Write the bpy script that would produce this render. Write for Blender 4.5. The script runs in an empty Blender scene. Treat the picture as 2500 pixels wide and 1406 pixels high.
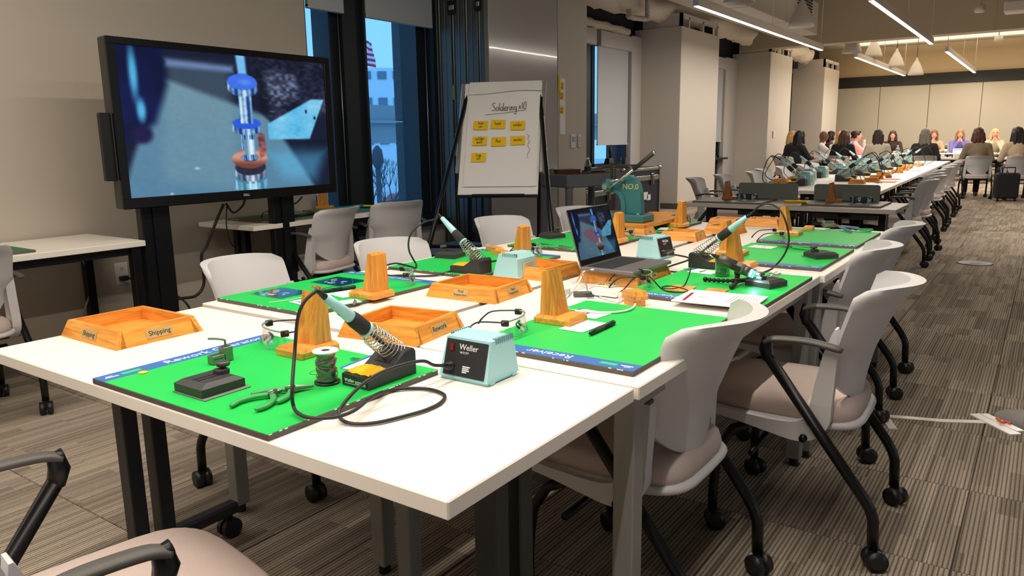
import bpy, math, random
import numpy as np
from mathutils import Matrix, Vector, Euler
PI = math.pi
random.seed(5)
S = bpy.context.scene
COL = S.collection
# ---------------------------------------------------------------- camera
cam = bpy.data.cameras.new('camera'); cam.sensor_width = 36; cam.lens = 1853.383 * 36 / 2500; cam.clip_start = .02; cam.clip_end = 500
co = bpy.data.objects.new('camera', cam); COL.objects.link(co)
r_, u_, f_ = (.57248761, -.81977356, -.01514122), (.16496231, .09707267, .98151125), (.80314717, .56440076, -.19080464)
co.matrix_world = Matrix(((r_[0], u_[0], -f_[0], 0), (r_[1], u_[1], -f_[1], 0), (r_[2], u_[2], -f_[2], 1.248), (0, 0, 0, 1)))
S.camera = co
# ---------------------------------------------------------------- exposure, sky, lights
S.view_settings.view_transform = 'Standard'; S.view_settings.look = 'None'
S.view_settings.gamma = 1; S.view_settings.use_curve_mapping = False
S.view_settings.exposure = 0.0
S.cycles.use_denoising = True
S.cycles.max_bounces = 7; S.cycles.diffuse_bounces = 4; S.cycles.transparent_max_bounces = 16
S.cycles.caustics_reflective = False; S.cycles.caustics_refractive = False
S.cycles.sample_clamp_indirect = 4
W = bpy.data.worlds.new('sky'); S.world = W; W.use_nodes = True
bg = W.node_tree.nodes['Background']; bg.inputs[0].default_value = (.36, .66, .95, 1); bg.inputs[1].default_value = 2.0
def area(name, loc, sx, sy, power, col=(1, .9, .78), rot=(0, 0, 0), spread=PI):
    l = bpy.data.lights.new(name, 'AREA'); l.shape = 'RECTANGLE'; l.size = sx; l.size_y = sy; l.energy = power; l.color = col; l.spread = spread
    o = bpy.data.objects.new(name, l); o.location = loc; o.rotation_euler = rot; COL.objects.link(o)
    return o
WARM = (1, .89, .77)
# linear ceiling fixtures: near zone (out of frame, above the tables and the aisle), then the rows seen in the photograph
FIX = [('near', 1.62, -1.8, 3.5, 2.9, 84), ('near', .36, -1.8, 3.5, 2.9, 60), ('near', 3.7, -2.2, 1.6, 2.9, 30),
       ('row', 3.9, 9.72, 16.3, 2.9, 80), ('row', 2.03, 10.8, 16.7, 2.9, 95), ('row', -.1, 8.6, 14.0, 2.9, 70),
       ('far', 3.66, 18.26, 25.0, 2.9, 95), ('far', 1.95, 18.4, 25.3, 2.9, 95), ('far', .1, 18.4, 25.3, 2.9, 95)]
for k, y, x0, x1, z, p in FIX:
    area('linear_lamp_light', ((x0 + x1) / 2, y, z - .012), x1 - x0, .05, p, WARM)
area('cove_light', (22, 2, 3.62), 6.5, 6, 300, (1, .88, .7), (PI, 0, 0))
area('right_windows_daylight', (3.5, -7.9, 1.7), 9, 2.2, 60, (.55, .74, 1), (PI / 2, 0, 0))
# ---------------------------------------------------------------- helpers
def lin(c):
    c = c / 255
    return c / 12.92 if c <= .04045 else ((c + .055) / 1.055) ** 2.4
def rgb(c): return (lin(c[0]), lin(c[1]), lin(c[2]), 1)
MATS = {}
def mat(name, c, rough=.5, metal=0., var=0, vscale=30, bump=0, bscale=200, spec=.5, emit=None, estr=0, coat=0, alpha=1, trans=0):
    if name in MATS: return MATS[name]
    m = bpy.data.materials.new(name); m.use_nodes = True; MATS[name] = m
    nt = m.node_tree; b = nt.nodes['Principled BSDF']
    b.inputs['Base Color'].default_value = rgb(c); b.inputs['Roughness'].default_value = rough; b.inputs['Metallic'].default_value = metal
    b.inputs['Specular IOR Level'].default_value = spec; b.inputs['Coat Weight'].default_value = coat; b.inputs['Transmission Weight'].default_value = trans
    if emit: b.inputs['Emission Color'].default_value = rgb(emit); b.inputs['Emission Strength'].default_value = estr
    tc = nt.nodes.new('ShaderNodeTexCoord')
    n = nt.nodes.new('ShaderNodeTexNoise'); n.inputs['Scale'].default_value = vscale; n.inputs['Detail'].default_value = 4
    nt.links.new(tc.outputs['Object'], n.inputs['Vector'])
    mp = nt.nodes.new('ShaderNodeMapRange'); mp.inputs['To Min'].default_value = 1 - var; mp.inputs['To Max'].default_value = 1 + var
    nt.links.new(n.outputs['Fac'], mp.inputs['Value'])
    mx = nt.nodes.new('ShaderNodeMix'); mx.data_type = 'RGBA'; mx.blend_type = 'MULTIPLY'; mx.inputs['Factor'].default_value = 1
    mx.inputs['A'].default_value = rgb(c); nt.links.new(mp.outputs[0], mx.inputs['B']); nt.links.new(mx.outputs['Result'], b.inputs['Base Color'])
    if bump:
        n2 = nt.nodes.new('ShaderNodeTexNoise'); n2.inputs['Scale'].default_value = bscale; n2.inputs['Detail'].default_value = 3
        nt.links.new(tc.outputs['Object'], n2.inputs['Vector'])
        bp = nt.nodes.new('ShaderNodeBump'); bp.inputs['Strength'].default_value = bump; bp.inputs['Distance'].default_value = .002
        nt.links.new(n2.outputs['Fac'], bp.inputs['Height']); nt.links.new(bp.outputs[0], b.inputs['Normal'])
    return m
def clearmat(name, tint=(235, 242, 245), gloss=.12, rough=.03):
    if name in MATS: return MATS[name]
    m = bpy.data.materials.new(name); m.use_nodes = True; MATS[name] = m; nt = m.node_tree
    nt.nodes.remove(nt.nodes['Principled BSDF']); out = nt.nodes['Material Output']
    t = nt.nodes.new('ShaderNodeBsdfTransparent'); t.inputs[0].default_value = rgb(tint)
    g = nt.nodes.new('ShaderNodeBsdfGlossy'); g.inputs['Roughness'].default_value = rough
    lw = nt.nodes.new('ShaderNodeLayerWeight'); lw.inputs[0].default_value = .25
    mr = nt.nodes.new('ShaderNodeMapRange'); mr.inputs['To Min'].default_value = gloss * .4; mr.inputs['To Max'].default_value = min(1, gloss * 4)
    nt.links.new(lw.outputs['Facing'], mr.inputs['Value'])
    mx = nt.nodes.new('ShaderNodeMixShader'); nt.links.new(mr.outputs[0], mx.inputs[0]); nt.links.new(t.outputs[0], mx.inputs[1]); nt.links.new(g.outputs[0], mx.inputs[2])
    nt.links.new(mx.outputs[0], out.inputs[0])
    return m
def woodmat(name, c1, c2, axis=0, sc=1., rough=.35):
    if name in MATS: return MATS[name]
    m = bpy.data.materials.new(name); m.use_nodes = True; MATS[name] = m; nt = m.node_tree; b = nt.nodes['Principled BSDF']
    b.inputs['Roughness'].default_value = rough
    tc = nt.nodes.new('ShaderNodeTexCoord'); oi = nt.nodes.new('ShaderNodeObjectInfo')
    mp = nt.nodes.new('ShaderNodeMapping'); s = [60 * sc, 60 * sc, 60 * sc]; s[axis] = 5 * sc; mp.inputs['Scale'].default_value = s
    ad = nt.nodes.new('ShaderNodeVectorMath'); ad.operation = 'ADD'
    sc_ = nt.nodes.new('ShaderNodeVectorMath'); sc_.operation = 'SCALE'; sc_.inputs['Scale'].default_value = 7.3
    cb = nt.nodes.new('ShaderNodeCombineXYZ'); 
    for i in range(3): nt.links.new(oi.outputs['Random'], cb.inputs[i])
    nt.links.new(cb.outputs[0], sc_.inputs[0]); nt.links.new(tc.outputs['Object'], ad.inputs[0]); nt.links.new(sc_.outputs[0], ad.inputs[1]); nt.links.new(ad.outputs[0], mp.inputs['Vector'])
    n = nt.nodes.new('ShaderNodeTexNoise'); n.inputs['Scale'].default_value = 1; n.inputs['Detail'].default_value = 5; n.inputs['Distortion'].default_value = 1.2
    nt.links.new(mp.outputs[0], n.inputs['Vector'])
    n2 = nt.nodes.new('ShaderNodeTexNoise'); n2.inputs['Scale'].default_value = 6; n2.inputs['Detail'].default_value = 4; nt.links.new(mp.outputs[0], n2.inputs['Vector'])
    mu = nt.nodes.new('ShaderNodeMath'); mu.operation = 'MULTIPLY_ADD'; mu.inputs[1].default_value = .35; nt.links.new(n2.outputs['Fac'], mu.inputs[0]); nt.links.new(n.outputs['Fac'], mu.inputs[2])
    cr = nt.nodes.new('ShaderNodeValToRGB'); cr.color_ramp.elements[0].position = .42; cr.color_ramp.elements[0].color = rgb(c1); cr.color_ramp.elements[1].position = .85; cr.color_ramp.elements[1].color = rgb(c2)
    nt.links.new(mu.outputs[0], cr.inputs[0]); nt.links.new(cr.outputs[0], b.inputs['Base Color'])
    return m
def emitmat(name, c, s):
    if name in MATS: return MATS[name]
    m = bpy.data.materials.new(name); m.use_nodes = True; MATS[name] = m; nt = m.node_tree; nt.nodes.remove(nt.nodes['Principled BSDF'])
    e = nt.nodes.new('ShaderNodeEmission'); e.inputs[0].default_value = rgb(c); e.inputs[1].default_value = s; nt.links.new(e.outputs[0], nt.nodes['Material Output'].inputs[0])
    return m
class M:
    """mesh collector: every add_* appends a closed piece; build() links ONE object"""
    def __init__(s): s.v = []; s.f = []; s.mi = []; s.T = Matrix.Identity(4); s.m = 0; s.sm = []
    def at(s, loc=(0, 0, 0), rz=0, rx=0, ry=0): s.T = Matrix.Translation(loc) @ Euler((rx, ry, rz)).to_matrix().to_4x4(); return s
    def raw(s, vs, fs, smooth=False):
        o = len(s.v); T = s.T
        s.v += [tuple(T @ Vector(p)) for p in vs]
        s.f += [tuple(o + i for i in f) for f in fs]; s.mi += [s.m] * len(fs); s.sm += [smooth] * len(fs); return s
    def box(s, x0, x1, y0, y1, z0, z1, b=0):
        if b <= 0:
            vs = [(x, y, z) for x in (x0, x1) for y in (y0, y1) for z in (z0, z1)]
            return s.raw(vs, [(0, 1, 3, 2), (4, 6, 7, 5), (0, 4, 5, 1), (2, 3, 7, 6), (0, 2, 6, 4), (1, 5, 7, 3)])
        b = min(b, abs(x1 - x0) * .49, abs(y1 - y0) * .49, abs(z1 - z0) * .49)
        vs = []; idx = {}
        for i, x in enumerate((x0, x1)):
            for j, y in enumerate((y0, y1)):
                for k, z in enumerate((z0, z1)):
                    sx, sy, sz = b * (1 - 2 * i), b * (1 - 2 * j), b * (1 - 2 * k)
                    for a, p in enumerate(((x, y + sy, z + sz), (x + sx, y, z + sz), (x + sx, y + sy, z))): idx[i, j, k, a] = len(vs); vs.append(p)
        g = lambda i, j, k, a: idx[i, j, k, a]
        fs = []
        def q(l, flip):
            fs.append(tuple(l[::-1] if flip else l))
        for i in (0, 1): q([g(i, 0, 0, 0), g(i, 1, 0, 0), g(i, 1, 1, 0), g(i, 0, 1, 0)], i == 0)
        for j in (0, 1): q([g(0, j, 0, 1), g(1, j, 0, 1), g(1, j, 1, 1), g(0, j, 1, 1)], j == 1)
        for k in (0, 1): q([g(0, 0, k, 2), g(1, 0, k, 2), g(1, 1, k, 2), g(0, 1, k, 2)], k == 0)
        for i in (0, 1):
            for j in (0, 1): q([g(i, j, 0, 0), g(i, j, 1, 0), g(i, j, 1, 1), g(i, j, 0, 1)], i != j)
            for k in (0, 1): q([g(i, 0, k, 0), g(i, 0, k, 2), g(i, 1, k, 2), g(i, 1, k, 0)], i != k)
        for j in (0, 1):
            for k in (0, 1): q([g(0, j, k, 1), g(1, j, k, 1), g(1, j, k, 2), g(0, j, k, 2)], (j == k) == (j == 1))
        for i in (0, 1):
            for j in (0, 1):
                for k in (0, 1): q([g(i, j, k, 0), g(i, j, k, 1), g(i, j, k, 2)], (i + j + k) % 2 == 0)
        return s.raw(vs, fs)
    def prism(s, poly, a0, a1, axis='z', top=None):
        """polygon (2-D) extruded along axis; top = other polygon at a1 (taper)"""
        top = top or poly; n = len(poly)
        def p3(p, a): return {'z': (p[0], p[1], a), 'y': (p[0], a, p[1]), 'x': (a, p[0], p[1])}[axis]
        vs = [p3(p, a0) for p in poly] + [p3(p, a1) for p in top]
        fs = [tuple(range(n))[::-1], tuple(range(n, 2 * n))] + [(i, (i + 1) % n, n + (i + 1) % n, n + i) for i in range(n)]
        return s.raw(vs, fs)
    def tube(s, pts, r, n=8, cap=True, closed=False, smooth=True, flat=1.):
        P = [Vector(p) for p in pts]; N = len(P); rs = r if isinstance(r, (list, tuple)) else [r] * N
        t0 = (P[1] - P[0]).normalized(); up = Vector((0, 0, 1)) if abs(t0.z) < .9 else Vector((1, 0, 0)); nrm = (up - t0 * up.dot(t0)).normalized()
        vs = []
        for i in range(N):
            t = (P[(i + 1) % N] - P[i - 1]) if closed else (P[min(i + 1, N - 1)] - P[max(i - 1, 0)])
            t = t.normalized() if t.length > 1e-9 else t0
            nrm = nrm - t * nrm.dot(t); nrm = nrm.normalized() if nrm.length > 1e-6 else t.orthogonal().normalized(); bn = t.cross(nrm)
            for k in range(n):
                a = 2 * PI * k / n; vs.append(tuple(P[i] + (bn * math.cos(a) + nrm * math.sin(a) * flat) * rs[i]))
        fs = []
        for i in range(N if closed else N - 1):
            for k in range(n):
                a, b = i * n + k, i * n + (k + 1) % n; j = ((i + 1) % N) * n
                fs.append((a, b, j + (k + 1) % n, j + k))
        if cap and not closed: fs += [tuple(range(n))[::-1], tuple(range((N - 1) * n, N * n))]
        return s.raw(vs, fs, smooth)
    def lathe(s, prof, n=20, cap=True, smooth=True):
        vs = []; fs = []
        for r, z in prof:
            for k in range(n): a = 2 * PI * k / n; vs.append((r * math.cos(a), r * math.sin(a), z))
        for i in range(len(prof) - 1):
            for k in range(n): fs.append((i * n + k, i * n + (k + 1) % n, (i + 1) * n + (k + 1) % n, (i + 1) * n + k))
        if cap: fs += [tuple(range(n))[::-1], tuple(range((len(prof) - 1) * n, len(prof) * n))]
        return s.raw(vs, fs, smooth)
    def cyl(s, c, r, z0, z1, n=16, axis='z', smooth=False):
        T = s.T
        rot = {'z': Matrix.Identity(4), 'x': Matrix.Rotation(PI / 2, 4, 'Y'), 'y': Matrix.Rotation(-PI / 2, 4, 'X')}[axis]
        s.T = T @ Matrix.Translation(c) @ rot; s.lathe([(r, z0), (r, z1)], n, smooth=smooth); s.T = T; return s
    def ball(s, c, r, n=12, m=8):
        rx, ry, rz = r if isinstance(r, (tuple, list)) else (r, r, r); vs = []; fs = []
        for i in range(1, m):
            ph = PI * i / m - PI / 2
            for k in range(n): a = 2 * PI * k / n; vs.append((c[0] + rx * math.cos(ph) * math.cos(a), c[1] + ry * math.cos(ph) * math.sin(a), c[2] + rz * math.sin(ph)))
        vs += [(c[0], c[1], c[2] - rz), (c[0], c[1], c[2] + rz)]; b, t = len(vs) - 2, len(vs) - 1
        for i in range(m - 2):
            for k in range(n): fs.append((i * n + k, i * n + (k + 1) % n, (i + 1) * n + (k + 1) % n, (i + 1) * n + k))
        for k in range(n): fs += [(b, (k + 1) % n, k), (t, (m - 2) * n + k, (m - 2) * n + (k + 1) % n)]
        return s.raw(vs, fs, True)
    def cap(s, p0, r0, p1, r1, n=10):
        p0, p1 = Vector(p0), Vector(p1); s.tube([p0, p1], [r0, r1], n); s.ball(p0, r0, n, 6); s.ball(p1, r1, n, 6); return s
    def grid(s, fn, nu, nv, smooth=True, wrap=False):
        vs = [fn(i / (nu - (0 if wrap else 1)), j / (nv - 1)) for j in range(nv) for i in range(nu)]; fs = []
        for j in range(nv - 1):
            for i in range(nu if wrap else nu - 1): fs.append((j * nu + i, j * nu + (i + 1) % nu, (j + 1) * nu + (i + 1) % nu, (j + 1) * nu + i))
        return s.raw(vs, fs, smooth)
    def mesh(s, name, mats):
        me = bpy.data.meshes.new(name); me.from_pydata(s.v, [], s.f)
        for m in (mats if isinstance(mats, (list, tuple)) else [mats]): me.materials.append(m)
        if len(me.polygons): me.polygons.foreach_set('material_index', s.mi); me.polygons.foreach_set('use_smooth', s.sm)
        me.validate(); me.update(); return me
    def build(s, name, mats, parent=None, loc=None, rz=0):
        o = bpy.data.objects.new(name, s.mesh(name, mats)); COL.objects.link(o)
        if parent: o.parent = parent
        if loc is not None: o.location = loc
        if rz: o.rotation_euler.z = rz
        return o
def tag(o, label=None, cat=None, group=None, kind=None):
    if label: o['label'] = label
    if cat: o['category'] = cat
    if group: o['group'] = group
    if kind: o['kind'] = kind
    return o
def thing(name, label, cat, loc=(0, 0, 0), rz=0, group=None):
    o = bpy.data.objects.new(name, None); o.empty_display_size = .05; COL.objects.link(o); o.location = loc; o.rotation_euler.z = rz
    return tag(o, label, cat, group)
def dup(root, loc, rz=0, label=None, group=None):
    def cp(o, par):
        c = o.copy(); COL.objects.link(c); c.parent = par
        for ch in o.children: cp(ch, c)
        return c
    c = cp(root, root.parent); c.location = loc; c.rotation_euler.z = rz
    if label: c['label'] = label
    if group: c['group'] = group
    return c
def struct(name, m, mats): return tag(m.build(name, mats), kind='structure')
def spline(pts, k=6):
    """Catmull-Rom through the points"""
    P = [Vector(p) for p in pts]; out = []
    for i in range(len(P) - 1):
        a, b, c, d = P[max(i - 1, 0)], P[i], P[i + 1], P[min(i + 2, len(P) - 1)]
        for j in range(k):
            t = j / k; out.append(.5 * ((2 * b) + (c - a) * t + (2 * a - 5 * b + 4 * c - d) * t * t + (3 * b - a - 3 * c + d) * t ** 3))
    return out + [P[-1]]
def text(body, size, name, m, parent, loc, rot=(0, 0, 0), align='CENTER', ext=.0002, shear=0, xs=1.):
    """lettering as a mesh part (flat print with hairline thickness)"""
    cu = bpy.data.curves.new('t', 'FONT'); cu.body = body; cu.size = size; cu.extrude = ext; cu.align_x = align; cu.align_y = 'CENTER'; cu.resolution_u = 3; cu.shear = shear; cu.space_line = .9
    o = bpy.data.objects.new('t', cu); COL.objects.link(o)
    dg = bpy.context.evaluated_depsgraph_get(); me = bpy.data.meshes.new_from_object(o.evaluated_get(dg)); bpy.data.objects.remove(o)
    me.materials.clear(); me.materials.append(m); me.name = name
    ob = bpy.data.objects.new(name, me); COL.objects.link(ob); ob.parent = parent; ob.location = loc; ob.rotation_euler = rot; ob.scale.x = xs
    return ob
# single-line handwriting, unit height, x advance
HW = {'S': ([[(.5, .95), (.2, 1), (.05, .8), (.35, .5), (.5, .22), (.25, 0), (0, .1)]], .6), 'o': ([[(.25, .5), (.05, .3), (.15, .02), (.38, .1), (.4, .38), (.25, .5)]], .48), 'l': ([[(.1, 1), (.08, .3), (.12, 0)]], .22),
      'd': ([[(.38, .4), (.12, .45), (.05, .15), (.25, 0), (.4, .3), (.44, 1), (.42, .4), (.48, 0)]], .55), 'e': ([[(.05, .25), (.35, .3), (.3, .5), (.08, .4), (.06, .1), (.25, 0), (.42, .12)]], .45), 'r': ([[(.08, .5), (.08, 0), (.1, .35), (.3, .5)]], .34),
      'i': ([[(.08, .48), (.1, 0)], [(.09, .66), (.1, .7)]], .22), 'n': ([[(.06, .5), (.06, 0), (.1, .35), (.28, .5), (.34, .3), (.36, 0)]], .46), 'g': ([[(.38, .45), (.12, .48), (.08, .15), (.3, .08), (.4, .45), (.4, -.3), (.2, -.42), (.05, -.25)]], .48),
      'x': ([[(.05, .5), (.38, 0)], [(.38, .52), (.03, 0)]], .48), '1': ([[(.15, .95), (.12, 0)]], .3), '0': ([[(.25, 1), (.05, .6), (.12, .05), (.35, 0), (.46, .5), (.36, .95), (.2, 1)]], .55), 'h': ([[(.06, 1), (.06, 0), (.12, .38), (.3, .46), (.34, .2), (.36, 0)]], .46),
      'a': ([[(.36, .45), (.12, .48), (.05, .18), (.2, 0), (.36, .3), (.38, .48), (.36, .1), (.44, 0)]], .48), 't': ([[(.15, .85), (.14, .1), (.28, .02)], [(.0, .55), (.32, .58)]], .34), 'm': ([[(.05, .5), (.05, 0), (.1, .38), (.22, .48), (.26, 0), (.3, .38), (.42, .48), (.48, 0)]], .58),
      'f': ([[(.34, .95), (.2, .98), (.15, .6), (.14, -.05)], [(.0, .48), (.3, .5)]], .34), 'u': ([[(.05, .5), (.06, .1), (.2, 0), (.34, .2), (.36, .5), (.36, .1), (.42, 0)]], .46), 'k': ([[(.06, 1), (.06, 0)], [(.34, .5), (.08, .22), (.36, 0)]], .42),
      's': ([[(.3, .48), (.1, .48), (.08, .32), (.28, .2), (.25, .02), (.03, .03)]], .38), 'I': ([[(.1, .9), (.1, 0)]], .25), ' ': ([], .3), '_': ([], .1)}
def hand(mb, s, x, y, h, r, z=0, xs=1.):
    """strokes laid on the local xy plane at height z"""
    for ch in s:
        st, adv = HW[ch]
        for q in st: mb.tube([(p.x, p.y, z) for p in spline([(x + a * h * xs, y + b * h, 0) for a, b in q], 4)], r, 5, flat=.3)
        x += adv * h * xs
    return x
# ---------------------------------------------------------------- materials
WHITE = mat('white_laminate', (244, 238, 228), .42, bump=.03, bscale=900)
EDGE = mat('white_edge_band', (212, 202, 194), .5)
SHADEL = mat('shaded_laminate', (176, 168, 156), .45)  # grey holds the shade of the unlit spot where this table stands
LEG = mat('gray_leg_steel', (150, 150, 146), .4, .2)
LEGSH = mat('shaded_leg_steel', (44, 45, 47), .45, .2)  # leg steel darkened in colour for the shade below the head table
BLACK = mat('black_plastic', (22, 22, 24), .42)
BLACKM = mat('black_tube_steel', (20, 20, 23), .33, .3)
SHELL = mat('chair_shell_plastic', (206, 205, 206), .45, bump=.05, bscale=700)
SEATF = mat('seat_fabric', (206, 188, 180), .95, var=.1, vscale=500, bump=.5, bscale=1500, spec=.1)
ARMM = mat('arm_grey_plastic', (78, 75, 72), .5)
OAK = woodmat('orange_oak', (196, 118, 38), (244, 174, 78), 0)
OAKY = woodmat('orange_oak_crosswise', (196, 118, 38), (244, 174, 78), 1)
OAKZ = woodmat('orange_oak_upright', (188, 112, 38), (238, 166, 72), 2)
OAKD = woodmat('brown_oak', (120, 66, 24), (158, 92, 38), 2)
GREEN = mat('green_mat', (28, 200, 84), .5, var=.05, vscale=8, bump=.06, bscale=400)
GREEND = mat('dark_green_mat', (44, 66, 44), .5, var=.08, vscale=8)
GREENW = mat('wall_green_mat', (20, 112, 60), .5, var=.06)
TEAL = mat('teal_mat', (30, 148, 138), .5)
BLUE = mat('blue_print', (58, 112, 184), .45)
REDB = mat('red_brown_band', (120, 62, 44), .5)
BOARD = mat('mat_board_core', (92, 84, 78), .7, var=.2, vscale=60)
PRINTW = mat('white_print', (240, 244, 248), .5)
LOGOG = mat('logo_green', (52, 205, 120), .5)
PAPER = mat('paper_white', (244, 242, 240), .7)
INK = mat('black_ink', (24, 22, 26), .6)
BRASS = mat('label_plate', (214, 180, 122), .35, .35)
SKYB = mat('light_blue_plastic', (168, 218, 222), .4, bump=.05, bscale=600)
PANEL = mat('black_panel', (42, 42, 44), .4, var=.1, vscale=20)
STEEL = mat('bright_steel', (206, 206, 200), .22, .95)
STEELD = mat('dull_steel', (140, 138, 132), .38, .9)
SOLDER = mat('solder_wire', (142, 140, 132), .32, .85, var=.2, vscale=300)
SPONGE = mat('yellow_sponge', (248, 190, 30), .95, var=.12, vscale=120, bump=.7, bscale=500)
GRIP = mat('iron_grip_foam', (44, 45, 46), .85, bump=.4, bscale=900)
CORD = mat('black_rubber_cord', (38, 36, 36), .5)
CORDW = mat('white_cord', (236, 234, 232), .45)
REDSW = mat('red_switch', (150, 22, 24), .25)
PLIERG = mat('green_handle', (58, 168, 92), .45)
PLIERB = mat('blue_handle', (96, 130, 158), .45)
VISE = mat('vise_charcoal', (54, 54, 54), .5, var=.1, vscale=60)
LENS = clearmat('clear_lens', (238, 246, 248), .22)
GLASSJ = clearmat('clear_jar', (214, 228, 220), .3)
ALU = mat('brushed_aluminium', (190, 190, 188), .35, .9)
ALUD = mat('dark_anodised', (70, 72, 74), .45, .6, var=.12, vscale=40)
YNOTE = mat('yellow_note', (250, 206, 26), .7)
# ================================================================= SETTING
WALL = mat('wall_paint', (198, 188, 172), .6, bump=.03, bscale=300)
WALLP = mat('pier_paint', (206, 198, 188), .6)
CREAM = mat('cream_paint', (196, 186, 170), .6)
TANW = mat('tan_upper_wall', (206, 184, 146), .6)
PANW = mat('movable_wall_fabric', (190, 182, 164), .75, var=.02, vscale=3)
DARKB = mat('dark_band', (34, 38, 36), .6)
BASEB = mat('baseboard_grey', (92, 88, 82), .5)
DARKP = mat('plenum_dark', (44, 46, 52), .8)
CEILM = mat('ceiling_white', (200, 192, 178), .7)
BULK = mat('bulkhead_paint', (190, 178, 154), .6)
FRAME = mat('window_frame_dark', (36, 44, 50), .4, .3)
BLIND = mat('roller_blind', (196, 200, 204), .8)
WPOST = mat('white_window_post', (206, 200, 196), .55)
FLUFF = mat('insulation_fluff', (226, 216, 202), .95, var=.12, vscale=12, bump=1, bscale=60)
CONC = mat('rough_concrete', (196, 180, 154), .9, var=.12, vscale=6, bump=1, bscale=30)
GLASSW = clearmat('window_glass', (205, 226, 240), .05)
# carpet: 61 cm tiles, ribbed along X
def carpet():
    m = bpy.data.materials.new('ribbed_carpet'); m.use_nodes = True; nt = m.node_tree; b = nt.nodes['Principled BSDF']; N = nt.nodes.new; L = nt.links.new
    b.inputs['Roughness'].default_value = .95; b.inputs['Specular IOR Level'].default_value = .08
    g = N('ShaderNodeNewGeometry'); oi = N('ShaderNodeObjectInfo'); sx = N('ShaderNodeSeparateXYZ'); L(g.outputs['Position'], sx.inputs[0])
    def math_(op, a, b_=None, c=None):
        n = N('ShaderNodeMath'); n.operation = op
        for i, q in enumerate((a, b_, c)):
            if q is None: continue
            if isinstance(q, (int, float)): n.inputs[i].default_value = q
            else: L(q, n.inputs[i])
        return n.outputs[0]
    rnd = math_('ADD', oi.outputs['Random'], g.outputs['Random Per Island'])
    y = math_('ADD', sx.outputs[1], math_('MULTIPLY', rnd, .37))
    # woven blocks, 11 cm wide, about half a metre long
    row = math_('FLOOR', math_('MULTIPLY', y, 9.0))
    wr = N('ShaderNodeTexWhiteNoise'); wr.noise_dimensions = '1D'; L(math_('ADD', row, math_('MULTIPLY', rnd, 91)), wr.inputs['W'])
    blk = math_('FLOOR', math_('ADD', math_('MULTIPLY', sx.outputs[0], 2.1), math_('MULTIPLY', wr.outputs[0], 5)))
    wb = N('ShaderNodeTexWhiteNoise'); wb.noise_dimensions = '2D'; cb = N('ShaderNodeCombineXYZ'); L(blk, cb.inputs[0]); L(math_('ADD', row, math_('MULTIPLY', rnd, 13)), cb.inputs[1]); L(cb.outputs[0], wb.inputs['Vector'])
    # ribs
    rid = math_('FLOOR', math_('MULTIPLY', y, 76)); wl = N('ShaderNodeTexWhiteNoise'); wl.noise_dimensions = '2D'; c2 = N('ShaderNodeCombineXYZ'); L(rid, c2.inputs[0]); L(blk, c2.inputs[1]); L(c2.outputs[0], wl.inputs['Vector'])
    fr = math_('ABSOLUTE', math_('SUBTRACT', math_('FRACT', math_('MULTIPLY', y, 76)), .5))
    rib = math_('SMOOTH_MIN', math_('MULTIPLY', fr, 3.2), 1.0, .3)
    tx = N('ShaderNodeTexNoise'); mp = N('ShaderNodeMapping'); mp.inputs['Scale'].default_value = (90, 300, 1); L(g.outputs['Position'], mp.inputs['Vector']); L(mp.outputs[0], tx.inputs['Vector']); tx.inputs['Scale'].default_value = 1; tx.inputs['Detail'].default_value = 3
    val = math_('MULTIPLY', math_('ADD', math_('MULTIPLY', rib, .75), .22), math_('ADD', math_('MULTIPLY', wl.outputs[0], .55), .62))
    val = math_('MULTIPLY', val, math_('ADD', math_('MULTIPLY', tx.outputs[0], .8), .5))
    val = math_('MULTIPLY', val, math_('ADD', math_('MULTIPLY', wb.outputs[0], .5), .72))
    val = math_('MULTIPLY', val, math_('ADD', math_('MULTIPLY', math_('FRACT', math_('MULTIPLY', rnd, 7.7)), .3), .85))
    cr = N('ShaderNodeValToRGB'); e = cr.color_ramp.elements; e[0].color = rgb((46, 41, 37)); e[1].color = rgb((186, 172, 154)); e[1].position = 1.0; L(val, cr.inputs[0]); L(cr.outputs[0], b.inputs['Base Color'])
    bp = N('ShaderNodeBump'); bp.inputs['Strength'].default_value = .6; bp.inputs['Distance'].default_value = .003; L(val, bp.inputs['Height']); L(bp.outputs[0], b.inputs['Normal'])
    return m
CARPET = carpet()
floor = struct('floor', M().box(-4.5, 26.4, -8, 6.5, -.12, -.008), mat('slab', (70, 66, 62), .9))
TS = .61; X0, Y0 = 2.985 - 12 * TS, .12 - 14 * TS
tm = M().prism([(-.3045, -.3045), (.3045, -.3045), (.3045, .3045), (-.3045, .3045)], -.008, 0, 'z', [(-.302, -.302), (.302, -.302), (.302, .302), (-.302, .302)]).mesh('carpet_tile', CARPET)
cells = []
for i in range(0, 52):
    for j in range(0, 25):
        x, y = X0 + (i + .5) * TS, Y0 + (j + .5) * TS
        if x < 26.3 and -7.9 < y < 6.4: cells.append((math.hypot(x - 1, y) + (50 if (x < -.4 or abs(math.atan2(y, x) - .612) > .66) else 0), x, y))
cells.sort()
for _, x, y in cells[:298]:
    o = bpy.data.objects.new('carpet_tile', tm); COL.objects.link(o); o.parent = floor; o.location = (x, y, 0)
rest = M()
for _, x, y in cells[298:]:
    rest.at((x, y, 0)).prism([(-.3045, -.3045), (.3045, -.3045), (.3045, .3045), (-.3045, .3045)], -.008, 0, 'z', [(-.302, -.302), (.302, -.302), (.302, .302), (-.302, .302)])
tag(rest.build('carpet_tile_field', CARPET, floor), kind='stuff')
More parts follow.
